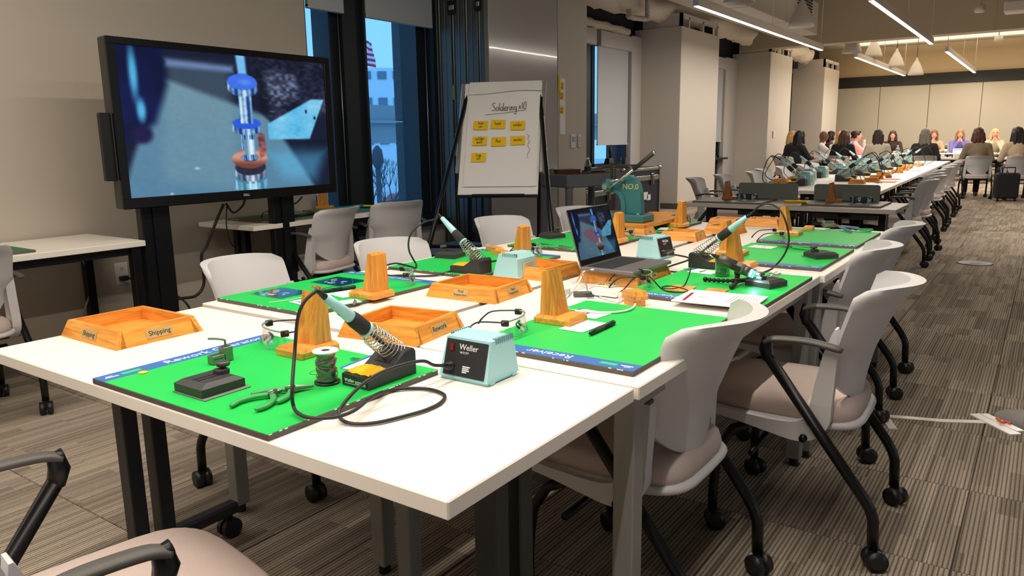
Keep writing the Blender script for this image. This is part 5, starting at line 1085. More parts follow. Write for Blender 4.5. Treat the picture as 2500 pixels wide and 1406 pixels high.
# ---- arbor press on its oak platform
PT = mat('press_teal_paint', (58, 118, 124), .42, .1, var=.08, vscale=40)
t = thing('oak_platform', 'thick oak board under the arbor press', 'board', (3.86, 1.86, .7535)); M().box(-.17, .36, -.13, .15, .022, .044, .002).build('board', OAKY, t); M().box(-.15, -.11, -.11, .13, 0, .022).box(.29, .33, -.11, .13, 0, .022).build('cleat', OAKY, t)
pr = thing('arbor_press', 'blue green cast iron arbor press with a long steel lever', 'press', (3.82, 1.86, .7975))
def pyz(l): return [(p[1] - 1.86, p[2] - .7975) for p in l]
out = pyz([(3.82,1.799,0.8443),(3.82,1.802,0.88),(3.82,1.808,0.9579),(3.82,1.821,1.004),(3.82,1.847,1.037),(3.82,1.876,1.051),(3.82,1.904,1.052),(3.82,1.921,1.04),(3.82,1.928,1.022),(3.82,2.019,1.028),(3.82,2.019,0.9616),(3.82,1.968,0.9606),(3.82,1.937,0.9455),(3.82,1.922,0.9188),(3.82,1.916,0.8872),(3.82,1.916,0.8394)])
M().prism(out, -.022, .022, 'x').build('frame', PT, pr)
rib = pyz([(3.82,1.891,0.8405),(3.82,1.891,0.8881),(3.82,1.899,0.933),(3.82,1.92,0.9595),(3.82,1.95,0.9723),(3.82,1.966,0.9606),(3.82,1.935,0.9433),(3.82,1.922,0.9188),(3.82,1.916,0.8872),(3.82,1.916,0.8394)])
M().prism(rib, -.036, .036, 'x').build('throat_rib', PT, pr)
bs = pyz([(3.82,2.031,0.8346), (3.82,1.769,0.7918)]); M().box(-.075, .075, -.095, .13, .0, .042, .006).build('base', PT, pr)
hd = pyz([(3.8,1.994,0.9884)])[0]
M().cyl((-.02, hd[0], hd[1]), .026, -.05, .04, 24, 'x').cyl((-.02, hd[0], hd[1]), .034, .0, .04, 24, 'x').build('gear_boss', PT, pr); M().cyl((-.07, hd[0], hd[1]), .015, -.012, .012, 16, 'x').build('lever_hub', STEEL, pr)
rm = pyz([(3.82,1.985,1.116), (3.82,1.983,0.9579)]); M().box(-.012, .012, rm[0][0] - .013, rm[0][0] + .013, .16, rm[0][1], .002).build('ram', mat('ram_dark', (52, 52, 50), .4, .6), pr)
for k in range(9): M().box(-.0135, .0135, rm[0][0] - .0145, rm[0][0] - .008, rm[0][1] - .02 - .012 * k, rm[0][1] - .015 - .012 * k).build('rack_tooth', STEELD, pr)
lv = [(3.75,1.975,0.9827),(3.75,1.814,1.093),(3.75,1.711,1.173)]; lv = [Vector((-.07, p[1] - 1.86, p[2] - .7975)) for p in lv]
M().tube([lv[0], lv[1]], .0075, 12).build('lever_rod', STEEL, pr); M().tube([lv[0] + (lv[1] - lv[0]) * .93, lv[2]], [.011, .0125], 14).build('lever_grip', mat('lever_grip', (46, 44, 38), .6), pr); M().ball(lv[2], .0125).build('lever_cap', STEEL, pr)
M().tube([(-.075, hd[0] - .03, hd[1] + .035), (-.03, hd[0] - .10, hd[1] + .04)], .007, 10).build('clamp_screw', STEEL, pr)
M().cyl((0, rm[0][0], 0), .05, .042, .052, 24).build('anvil_plate', STEELD, pr); M().cyl((-.045, -.05, 0), .011, .042, .052, 6).build('base_bolt', STEEL, pr)
text('NO.0', .042, 'lettering', mat('press_yellow', (206, 196, 120), .5), pr, (-.0235, pyz([(3.8,1.866,0.9889)])[0][0], pyz([(3.8,1.866,0.9889)])[0][1]), (PI / 2, 0, -PI / 2), ext=.001)
tray('oak tray behind the press platform, seen left of the press card stand', 4.33, 1.92, .2, .2, .2, plate=False, z=ZM)
tag(M().at((3.901,1.717,0.757), .3).box(-.06, .04, -.03, .02, 0, .002).build('white_slip', PAPER), 'small white slip between the press platform and the card stand', 'paper')
# yellow sticky notes lying about
def note(lab, p, w, d, rz, curl=.01, z=None, grp='yellow sticky notes'):
    z = p[2] if z is None else z
    t = thing('sticky_note', lab, 'sticky note', (p[0], p[1], z), rz, grp); M().grid(lambda u, v: (w * (u - .5), d * (v - .5), curl * (2 * u - 1) ** 2 + .001), 8, 4).build('sheet', YNOTE, t)
note('yellow sticky note curling on the shaded table between the two dark mats', (5.877,1.528,0.752), .09, .16, .2, .02)
note('yellow sticky note on the teal mat by the window', (4.20, 4.30, .755), .13, .13, .4, .012)
tag(M().at((3.60, 4.42, .7535), .5).box(-.07, .07, -.05, .05, 0, .003).build('folded_card', mat('pale_green', (170, 206, 170), .7)), 'pale card lying on the green wall table mat', 'card')
capped('black marker on the wall table behind the screen', (3.42, 4.22, .76), (3.62, 4.24, .76), .007)
t = thing('wall_picture', 'small blue and white print standing at the window sill', 'picture', (4.06, 4.64, .80), 0.3); M().box(-.05, .05, -.003, .003, 0, .13).build('card', mat('pale_blue_print', (178, 204, 232), .5), t); M().box(-.03, .03, -.005, -.003, .02, .05).build('print', BLUE, t)
# ================================================================= EASEL
ez = thing('flip_chart', 'white flip chart on a black easel with yellow notes, headed Soldering x10', 'easel', (0, 0, 0))
A, B, Cc, Dd = Vector((5.007,4.053,1.715)), Vector((5.302,3.449,1.694)), Vector((4.699,3.712,0.8269)), Vector((4.967,3.179,0.8493))
ux = ((B - A).normalized() + (Dd - Cc).normalized()).normalized(); uz = ((A + B) - (Cc + Dd)); uz = (uz - ux * uz.dot(ux)).normalized(); un_ = ux.cross(uz)   # normal away from the room
cen = (A + B + Cc + Dd) / 4; EM = Matrix((ux, -un_ * -1, uz)).transposed().to_4x4(); EM = Matrix((ux, un_ * -1, uz)).transposed().to_4x4()
EM = Matrix.Translation(cen) @ Matrix((ux, uz.cross(ux), uz)).transposed().to_4x4()
ez.matrix_world = EM
HW_, HH = ((B - A).length + (Dd - Cc).length) / 4, ((A - Cc).length + (B - Dd).length) / 4
M().box(-HW_, HW_, .0, .02, -HH, HH, .004).build('board', PAPER, ez)
for s in (-1, 1): M().box(min(s * (HW_ + .004), s * (HW_ + .03)), max(s * (HW_ + .004), s * (HW_ + .03)), -.004, .022, -HH * .62, HH, .004).build('side_rail', ALU, ez)
pad = M().grid(lambda u, v: (-HW_ * .86 + HW_ * 1.82 * u, -.016 - .004 * math.sin(v * 9) * v - .003 * math.sin(v * 40 + u * 3) * .3, HH * .99 - HH * 1.86 * v), 24, 60); pad.build('paper_sheet', PAPER, ez)
M().box(-HW_ * .84, HW_ * .95, -.012, .0, -HH * .86, HH * .98).build('paper_pad', PAPER, ez)
M().grid(lambda u, v: (-HW_ * .87 + HW_ * 1.86 * u, -.018 - .012 * v - .01 * v * u, HH * 1.0 - (.105 + .012 * math.sin(u * 5 + 1)) * v), 24, 8).build('folded_flap', PAPER, ez)
M().box(-HW_ + .12, HW_ - .1, -.03, .01, -HH - .02, -HH - .002, .004).box(-HW_, HW_, -.004, .02, -HH - .016, -HH).build('pen_tray', BLACKM, ez)
def epx(px, py):   # reference point on the sheet -> local x, z
    return None
IR = .0042
mb = M(); S_, x_ = .105, 0
ezT = Euler((PI / 2, 0, 0)).to_matrix().to_4x4()
def eloc(fx, fz): return (-HW_ + 2 * HW_ * fx, HH - 2 * HH * fz)
hx, hz = eloc(.375, .27)
mb.T = Matrix.Translation((hx, -.0215, hz)) @ ezT; hand(mb, 'Soldering', 0, 0, .07, .0022, 0, .76); mb.T = Matrix.Translation((hx + .215, -.0215, hz + .012)) @ ezT; hand(mb, 'x10', .0, 0, .062, .0022, 0, .8)
a, b_ = eloc(.29, .305), eloc(.80, .268); mb.T = Matrix.Identity(4); mb.tube([(a[0], -.022, a[1]), ((a[0] + b_[0]) / 2, -.022, (a[1] + b_[1]) / 2 - .004), (b_[0], -.022, b_[1])], .003, 5, flat=.3)
sq = [eloc(.835 + dx, fz) for dx, fz in ((0, .485), (.03, .50), (.015, .515), (.025, .535), (.04, .555), (.02, .575), (.025, .595), (.045, .615), (.035, .64), (.02, .66), (.02, .695))]
mb.tube([tuple((p.x, -.022, p.z)) for p in spline([(q[0], 0, q[1]) for q in sq], 4)], .003, 5, flat=.3)
mb.build('handwriting', INK, ez)
for fx, fz, rot, ls, lab in ((.245, .40, -.02, ('Iron', 'on'), 'Iron on'), (.465, .393, -.03, ('heat',), 'heat'), (.715, .408, .0, ('solder',), 'solder'), (.245, .54, .01, ('solder', 'melt'), 'solder melt'), (.485, .548, .03, ('flux',), 'flux'), (.725, .54, .02, ('smoke',), 'smoke'), (.245, .685, .01, ('Iron', 'off'), 'Iron off')):
    x, z = eloc(fx, fz); p = ez.matrix_world @ Vector((x, -.024, z))
    t = thing('sticky_note', 'yellow sticky note on the flip chart with handwritten ' + lab, 'sticky note', (0, 0, 0), 0, 'notes on the flip chart'); t.matrix_world = EM @ Matrix.Translation((x, -.0235, z)) @ Euler((PI / 2, 0, 0)).to_matrix().to_4x4() @ Euler((0, 0, rot)).to_matrix().to_4x4()
    M().grid(lambda u, v: (.118 * (u - .5), .08 * (v - .5), .006 * (1 - v) ** 2), 6, 6).build('sheet', YNOTE, t)
    mb = M(); n = len(ls)
    for i, s in enumerate(ls):
        w = sum(HW[c][1] for c in s) * .03; hand(mb, s, -w / 2, (.008 if n == 2 else -.006) - .03 * i, .03, .0013, .004 + .001 * i)
    mb.build('handwriting', INK, t)
def wpt(x, y, z): return EM @ Vector((x, y, z))
inv = EM.inverted()
m = M(); foot = []
lz = -HH * .55
for s, px in ((-1, 0), (1, 0)):
    top = Vector((s * (HW_ - .03), .03, HH - .02)); bot = Vector((s * (HW_ + .10), -.12, 0)); w0 = wpt(*top); w1 = EM @ Vector((s * (HW_ + .09), -.10, -HH)); d = (w1 - w0); k = (w0.z - .01) / (-d.z); e = w0 + d * k
    M().tube([top, inv @ e], .019, 8).build('front_leg', BLACKM, ez); foot.append(e)
    e2 = w0 + Vector(un_) * (.75 if Vector(un_).dot(cen) > 0 else -.75); e2 = Vector((w0.x + .40, w0.y + .30, .01)) + (e - w0) * .12; e2.z = .01
    M().tube([inv @ w0, inv @ e2], .016, 8).build('rear_leg', BLACKM, ez)
a, b_ = [wpt(s * (HW_ - .03), .03, HH - .02).lerp(foot[(s + 1) // 2], .72) for s in (-1, 1)]
M().tube([inv @ a, inv @ b_], .014, 8).build('cross_bar', BLACKM, ez)
# notes on the pocket wall
for p, l in (((6.84, 4.148, 1.79), 'yellow note highest on the cream wall beside the whiteboard'), ((6.84, 4.148, 1.692), 'yellow note in the middle of the three on the cream wall'), ((6.84, 4.148, 1.55), 'yellow note lowest of the three on the cream wall')):
    t = thing('sticky_note', l, 'sticky note', p, 0, 'notes on the cream wall'); M().box(-.045, .03, -.004, -.001, -.045, .032).build('sheet', YNOTE, t)
    mb = M(); mb.T = ezT.copy(); mb.T.translation = (-.03, -.0045, 0); hand(mb, 'iron', 0, .002, .022, .0018); hand(mb, 'melt', 0, -.03, .022, .0018); mb.build('handwriting', INK, t)
t = thing('sticky_note', 'folded yellow note overlapping the whiteboard edge', 'sticky note', (6.79, 4.146, 1.81), 0, 'notes on the cream wall'); M().grid(lambda u, v: (-.025 + .05 * u, -.004 - .03 * u * (1 - u), -.09 + .17 * v), 6, 4).build('sheet', YNOTE, t)
tag(M().box(6.80, 6.90, 4.144, 4.149, 1.30, 1.86).build('wall_paper_sheet', PAPER), 'large white sheet taped under the notes on the cream wall', 'paper')
# ================================================================= CART AND FLIGHT CASES
CARTM = mat('cart_grey_plastic', (112, 116, 120), .55, var=.12, vscale=14)
ct = thing('utility_cart', 'grey plastic utility cart with clutter on top, right of the easel', 'cart', (6.45, 3.70, 0), math.radians(-26))
M().box(-.32, .32, -.26, .26, .84, .86).box(-.32, .32, -.27, -.24, .81, .93, .01).box(-.32, .32, .24, .27, .81, .93, .01).box(-.33, -.30, -.27, .27, .81, .93, .01).box(.30, .33, -.27, .27, .81, .93, .01).build('top_tray', CARTM, ct)
M().box(-.32, .32, -.26, .26, .24, .26).box(-.32, .32, -.27, -.24, .20, .30, .01).box(-.32, .32, .24, .27, .20, .30, .01).build('lower_tray', CARTM, ct)
for x in (-.28, .28):
    for y in (-.22, .22):
        M().lathe([(.045, .26), (.036, .32), (.036, .78), (.045, .83)], 14).build('post', CARTM, ct, (x, y, 0)); M().cyl((x, y, .06), .06, -.016, .016, 18, 'y').box(x - .03, x + .03, y - .02, y + .02, .1, .21).build('caster', BLACK, ct)
M().tube(spline([(.32, -.25, .92), (.42, -.22, .97), (.46, 0, .98), (.42, .22, .97), (.32, .25, .92)], 6), .02, 10).build('push_handle', CARTM, ct)
cm = ct.matrix_world if False else Matrix.Translation((6.45, 3.70, 0)) @ Matrix.Rotation(math.radians(-26), 4, 'Z')
def oncart(x, y, z): return tuple(cm @ Vector((x, y, z)))
CARD = mat('cardboard', (150, 104, 62), .8, var=.08, vscale=20); CARDD = mat('dark_cardboard', (88, 58, 38), .8)
t = thing('carton', 'open brown cardboard carton on the cart, right of the water bottle', 'box', oncart(.16, .02, .861), math.radians(-32), 'cartons on the cart'); M().box(-.09, .09, -.07, .07, 0, .09, .001).build('box', CARD, t); M().box(-.092, .092, -.12, -.06, .088, .091).build('flap', CARD, t); M().box(-.02, .02, -.0712, -.07, .04, .048).build('print', INK, t)
t = thing('carton', 'dark brown carton on the cart behind the water bottle', 'box', oncart(-.12, .1, .861), math.radians(-26), 'cartons on the cart'); M().box(-.13, .13, -.08, .08, 0, .10, .001).build('box', CARDD, t); M().box(-.132, .132, -.083, .083, .095, .104).build('lid', CARDD, t)
t = thing('water_bottle', 'clear water bottle with a dark label on the cart', 'bottle', oncart(-.03, -.16, .861)); M().lathe([(.03, 0), (.032, .01), (.032, .15), (.03, .16), (.014, .195), (.013, .205)], 18).build('bottle', GLASSJ, t); M().lathe([(.0325, .09), (.0325, .135)], 18, False).build('label', BLACK, t); M().lathe([(.0145, .2), (.0145, .215), (.01, .217)], 12).build('cap', PRINTW, t)
t = thing('pink_box', 'small pink box on the left end of the cart', 'box', oncart(-.22, -.1, .861)); M().box(-.05, .05, -.03, .03, 0, .055, .002).build('box', mat('pink_box', (200, 92, 110), .6), t)
t = thing('tool_pouch', 'grey plastic bag of parts heaped on the left cart corner', 'bag', oncart(-.24, .13, .861)); M().grid(lambda u, v: (.075 * math.cos(2 * PI * u) * (1 - v * .55) + .01 * math.sin(9 * u * PI), .07 * math.sin(2 * PI * u) * (1 - v * .5), .10 * v ** .7 + .012 * math.sin(u * 14)), 20, 8, True, True).build('bag', mat('bag_grey', (120, 120, 118), .5), t)
t = thing('carton', 'brown carton of small boxes on the lower cart shelf', 'box', oncart(.1, -.05, .262), math.radians(-20), 'cartons on the cart'); M().box(-.16, .16, -.12, .12, 0, .16, .001).build('box', CARDD, t)
for k in range(6): M().box(-.12 + .09 * (k % 3), -.06 + .09 * (k % 3), -.1 + .09 * (k // 3), -.04 + .09 * (k // 3), .155, .2, .002).build('small_box', CARD, t)
CASEB = mat('case_laminate', (38, 42, 62), .4, var=.1, vscale=10)
def flight_case(lab, x, y, rz, w, d, z0, z1, grp='flight cases'):
    t = thing('flight_case', lab, 'case', (x, y, 0), rz, grp); a, b = w / 2, d / 2; zs = z1 - (z1 - z0) * .2
    M().box(-a, a, -b, b, z0, zs - .01).build('body', CASEB, t); M().box(-a, a, -b, b, zs + .01, z1).build('lid', CASEB, t)
    e = M(); r = .018
    for sx in (-1, 1):
        for sy in (-1, 1): e.box(sx * a - r, sx * a + r, sy * b - r, sy * b + r, z0, z1, .004)
    for z in (z0, zs - .015, zs + .015, z1 - .01):
        for sy in (-1, 1): e.box(-a, a, sy * b - r * .6, sy * b + r * .6, z - .018, z + .018, .003)
        for sx in (-1, 1): e.box(sx * a - r * .6, sx * a + r * .6, -b, b, z - .018, z + .018, .003)
    e.build('edge_trim', ALU, t)
    for sx in (-1, 1):
        for sy in (-1, 1):
            for z in (z0, z1): M().ball((sx * a, sy * b, z), .035, 10, 8).build('corner_ball', ALU, t)
    for q in (-.28, .28):
        M().box(w * q - .05, w * q + .05, -b - .02, -b - .008, zs - .1, zs + .06, .003).box(w * q - .03, w * q + .03, -b - .03, -b - .018, zs - .09, zs + .03, .003).build('butterfly_latch', STEELD, t)
        M().box(-a - .02, -a - .008, d * q - .05, d * q + .05, zs - .1, zs + .06, .003).build('butterfly_latch', STEELD, t)
    for k, (u, v, s) in enumerate(((.1, .55, .08), (.2, .5, .06), (-.3, .6, .05))): M().box(w * u - s, w * u + s, -b - .006, -b - .004, z0 + (zs - z0) * v - s * .7, z0 + (zs - z0) * v + s * .6).build('worn_label', PAPER, t); M().box(-a - .006, -a - .004, d * u - s * .6, d * u + s * .6, z0 + (zs - z0) * v - s, z0 + (zs - z0) * v + s * .5).build('worn_label', PAPER, t)
    for sx in (-1, 1):
        for sy in (-1, 1): M().cyl((sx * (a - .12), sy * (b - .12), .055), .055, -.018, .018, 18, 'y').box(sx * (a - .12) - .035, sx * (a - .12) + .035, sy * (b - .12) - .035, sy * (b - .12) + .035, .1, z0).build('caster', BLACK, t)
    return t
flight_case('large dark blue flight case with silver edges behind the arbor press', 9.65, 5.0, 0, 1.15, .85, .17, .84)
flight_case('low dark flight case behind the grey cart', 8.25, 4.9, 0, 1.0, .8, .15, .70)
t = thing('paper_pile', 'loose white papers on the low flight case', 'papers', (8.35, 4.75, .70 + .012)); 
for k in range(3): M().at((.1 * k - .1, .06 * k, .012 + .004 * k), .4 * k).box(-.14, .14, -.1, .1, 0, .004).build('sheet', PAPER, t)
t = thing('plastic_cup', 'clear plastic cup on the tall flight case', 'cup', (9.62, 4.84, .858)); M().lathe([(.03, 0), (.042, .13), (.044, .132), (.04, .13), (.028, .004)], 18, False).build('cup', clearmat('cup_clear', (214, 222, 228), .25), t)
t = thing('black_pouch', 'black pouch lying on the tall flight case under the blind', 'bag', (9.45, 4.97, .858)); M().prism([(-.1, -.05), (.1, -.05), (.1, .05), (-.1, .05)], 0, .13, 'z', [(-.06, -.03), (.05, -.03), (.05, .03), (-.06, .03)]).build('pouch', BLACK, t)
t = thing('umbrella', 'slim dark rolled umbrella leaning by the blind', 'umbrella', (9.75, 5.1, .858)); M().tube([(0, 0, 0), (.01, .02, .22), (.01, .02, .3)], [.016, .02, .006], 10).ball((.01, .02, .3), .01).build('rolled_cover', BLACK, t)
# bin and boxes by the window wall
t = thing('waste_bin', 'light blue round bin under the wall table behind the white chairs', 'bin', (4.02, 4.32, 0)); M().lathe([(.12, 0), (.15, .33), (.155, .34), (.14, .335), (.11, .02)], 24, False).build('bin', mat('pale_blue_plastic', (150, 184, 214), .5), t)
t = thing('carton', 'brown carton on the floor beside the light blue bin', 'box', (4.36, 4.36, 0), .2); M().box(-.12, .12, -.14, .14, 0, .36, .002).build('box', CARD, t)
t = thing('storage_bin', 'blue grey storage tub with a dark red front under the window', 'bin', (4.95, 4.05, 0), .1, 'tubs'); M().prism([(-.3, -.2), (.3, -.2), (.3, .2), (-.3, .2)], 0, .34, 'z', [(-.33, -.22), (.33, -.22), (.33, .22), (-.33, .22)]).build('tub', mat('dark_red_tub', (86, 30, 34), .5), t); M().box(-.35, .35, -.24, .24, .34, .37, .008).build('lid', mat('blue_grey_lid', (96, 112, 134), .45), t)
# ================================================================= FLOOR DETAILS
TAPE = mat('white_tape', (226, 220, 214), .3)
for pts, w, l in (([(3.604,0.5504,0.003), (3.69,0.2789,0.004), (3.791,0.0844,0.004)], .035, 'long white tape strip over a cable on the carpet'), ([(3.853,0.1661,0.006), (3.667,0.0053,0.006)], .05, 'short white tape patch crossing the end of the long strip'), ([(3.868,0.1325,0.008), (3.715,-0.0104,0.008)], .035, 'second short white tape patch beside the first'), ([(3.683,0.5299,0.006), (3.464,0.4415,0.006)], .035, 'short white tape patch under the caster of the pulled out chair')):
    a, b_ = Vector(pts[0]), Vector(pts[-1]); n = (b_ - a).cross(Vector((0, 0, 1))).normalized() * w / 2; k = len(pts); zt = a.z + .001
    M_ = M().raw([(q[0] + s * n.x, q[1] + s * n.y, z) for q in pts for s in (-1, 1) for z in (.0008, zt)], [(4 * i + 1, 4 * i + 3, 4 * i + 7, 4 * i + 5) for i in range(k - 1)] + [(4 * i, 4 * i + 4, 4 * i + 6, 4 * i + 2) for i in range(k - 1)] + [(4 * i, 4 * i + 1, 4 * i + 5, 4 * i + 4) for i in range(k - 1)] + [(4 * i + 2, 4 * i + 6, 4 * i + 7, 4 * i + 3) for i in range(k - 1)] + [(0, 2, 3, 1), (4 * k - 4, 4 * k - 3, 4 * k - 1, 4 * k - 2)])
    tag(M_.build('floor_tape', TAPE), l, 'tape', 'white tape on the carpet')
cord('orange_plug_lead', 'short orange lead end at the floor box', [(3.827,0.0809,0.012), (3.775,0.0603,0.014), (3.791,0.0458,0.012), (3.78,0.0274,0.012)], .006, mat('orange_lead', (240, 96, 40), .5))
FB = mat('floor_box_metal', (78, 76, 72), .45, .3)
for p, l in (((3.89, -.055, 0), 'round dark floor box at the right edge by the tape'), ((8.585,0.5024,0), 'round flush floor box in the aisle carpet')):
    t = thing('floor_box', l, 'floor box', p, 0, 'round floor boxes'); M().lathe([(.155, .0005), (.155, .004), (.145, .007), (.02, .008)], 36).build('cover', FB, t); M().box(-.06, .06, -.04, .04, .007, .0095, .001).build('hatch', FB, t)
# ================================================================= FAR IRON ROW
def far_set(k, x, y, side, l):
    """station, stand and iron of one work place; side -1 = aisle, +1 = window"""
    rz = (-D90 if side < 0 else D90) + RW
    dup(ss, (x, y, ZT), rz, 'light blue station ' + l, 'far soldering stations').scale = (1.4, 1.4, 1.45)
    xs, ys = x - .2, y + side * .03
    dup(i1, (xs, ys, ZT), rz, 'black iron stand ' + l, 'far iron stands').scale = (1.3, 1.3, 1.3)
    q = Matrix.Translation((xs, ys, ZT)) @ Matrix.Rotation(rz, 4, 'Z'); r = random.Random(k)
    pts = [q @ (AX1 + Vector((.05, .02, .02))), q @ (AX1 + Vector((.10, .05 * (r.random() - .5), -.04))), q @ Vector((.26 + .04 * r.random(), .02, .06)), q @ Vector((.22, .04, .004)), q @ Vector((.14, .07, .004)), q @ Vector((.11, .13, .02)), q @ Vector((.10, .15, .035))]
    iron('soldering iron ' + l, xs, ys, rz, ZT, [tuple(p) for p in pts], 'far soldering irons').scale = (1.3, 1.3, 1.3)
k = 0
for x, dd, side in ((9.40, .60, -1), (9.98, .66, -1), (10.75, .62, -1), (11.60, .60, -1), (12.60, .58, -1), (13.75, .56, -1), (15.0, .54, -1), (8.45, .84, 1), (9.25, .98, 1), (10.05, 1.0, 1), (11.1, .98, 1), (12.2, .98, 1), (13.3, .98, 1)):
    p = rowp(x - 7.5, dd); i = k if side < 0 else k - 7
    far_set(k, p[0], p[1], side, 'at the %s place, %s side of the iron row' % (ORD[i], 'aisle' if side < 0 else 'window')); k += 1
OAKF = mat('far_tray_inside', (150, 90, 40), .6)
sm = tray('small upturned oak tray at the first place, aisle edge of the iron row', 8.78, 1.66, RW, .13, .16, plate=False, grp='far oak trays')
ORANGE = mat('orange_folder', (236, 84, 52), .6); PINK = mat('pink_sheet', (240, 176, 168), .7)
for i, x in enumerate((9.22, 9.78, 10.6, 11.4, 12.2, 13.1, 14.1)):
    p = rowp(x - 7.5, .30 + .03 * (i % 3)); dup(sm, (p[0], p[1], ZT), RW + .1 * (i % 2), 'small upturned oak tray at the %s place, aisle edge of the iron row' % ORD[i + 1])
    if i in (0, 1, 4, 6): tag(M().at((p[0] - .02, p[1] - .10, ZT), RW).box(-.11, .11, -.15, .12, 0, .003).build('sheet', ORANGE if i < 2 else PINK), ('orange folder' if i < 2 else 'pale pink sheet') + ' on the iron row beside the %s oak tray' % ORD[i + 1], 'sheet')
for i, (x, d_) in enumerate(((8.75, 1.16), (9.35, 1.12), (10.2, 1.12), (11.2, 1.1), (12.4, 1.08), (13.4, 1.1))):
    p = rowp(x - 7.5, d_); dup(sm, (p[0], p[1], ZT), RW - .2 * (i % 2), 'small upturned oak tray at the %s place, window edge of the iron row' % ORD[i])
    if i % 2 == 0:
        p = rowp(x - 7.2, d_ - .03); tag(M().at((p[0], p[1], ZT), RW).box(-.14, .14, -.1, .1, 0, .003).build('paper_sheet', PAPER), 'white sheet on the window edge of the iron row by the %s oak tray' % ORD[i], 'paper')
pliers('small green handled pliers on the iron row by the first aisle tray', (8.95, 1.50, ZT + .008), (8.88, 1.46, ZT + .008), (8.90, 1.44, ZT + .008), (9.0, 1.54, ZT + .006))
t = thing('tape_roll', 'roll of brown tape on the iron row aisle edge', 'tape', rowp(2.6, .24) + (ZT,)); M().lathe([(.02, 0), (.035, 0), (.035, .03), (.02, .03)], 18, False).build('roll', CARD, t)
# ================================================================= MEETING
for x0, x1, y0, y1, l in ((18.35, 18.96, 2.05, 3.57, 'white meeting table at the near side, left of the others'), (18.35, 18.96, .50, 2.02, 'white meeting table in front of the brown haired woman'), (18.35, 18.96, -1.05, .47, 'white meeting table at the right edge of the near side'), (18.0, 19.52, 3.62, 4.22, 'white meeting table beside the bald man in a white shirt'), (19.55, 21.07, 3.62, 4.22, 'second white meeting table along the window side'), (21.1, 22.62, 3.62, 4.22, 'third white meeting table along the window side'),
                          (23.3, 23.91, 2.7, 4.22, 'white meeting table at the far side under the left name sign'), (23.3, 23.91, 1.15, 2.67, 'white meeting table at the far side under the right name sign'), (23.3, 23.91, -.4, 1.12, 'white meeting table at the far side, right end')):
    table(l, x0, x1, y0, y1, leg=BLACKM, style='T', group='meeting tables')
SKINS = {k: mat('skin_' + k, c, .55, var=.04, vscale=30) for k, c in (('fair', (236, 178, 156)), ('pink', (240, 170, 150)), ('tan', (206, 146, 112)), ('brown', (118, 78, 56)))}
def remesh(m, name, vox, it=6):
    me = m.mesh('tmp', []); o = bpy.data.objects.new('tmp', me); COL.objects.link(o)
    r = o.modifiers.new('r', 'REMESH'); r.mode = 'VOXEL'; r.voxel_size = vox; r.use_smooth_shade = True
    s = o.modifiers.new('s', 'SMOOTH'); s.iterations = it; s.factor = .5
    dg = bpy.context.evaluated_depsgraph_get(); out = bpy.data.meshes.new_from_object(o.evaluated_get(dg)); out.name = name; bpy.data.objects.remove(o); return out
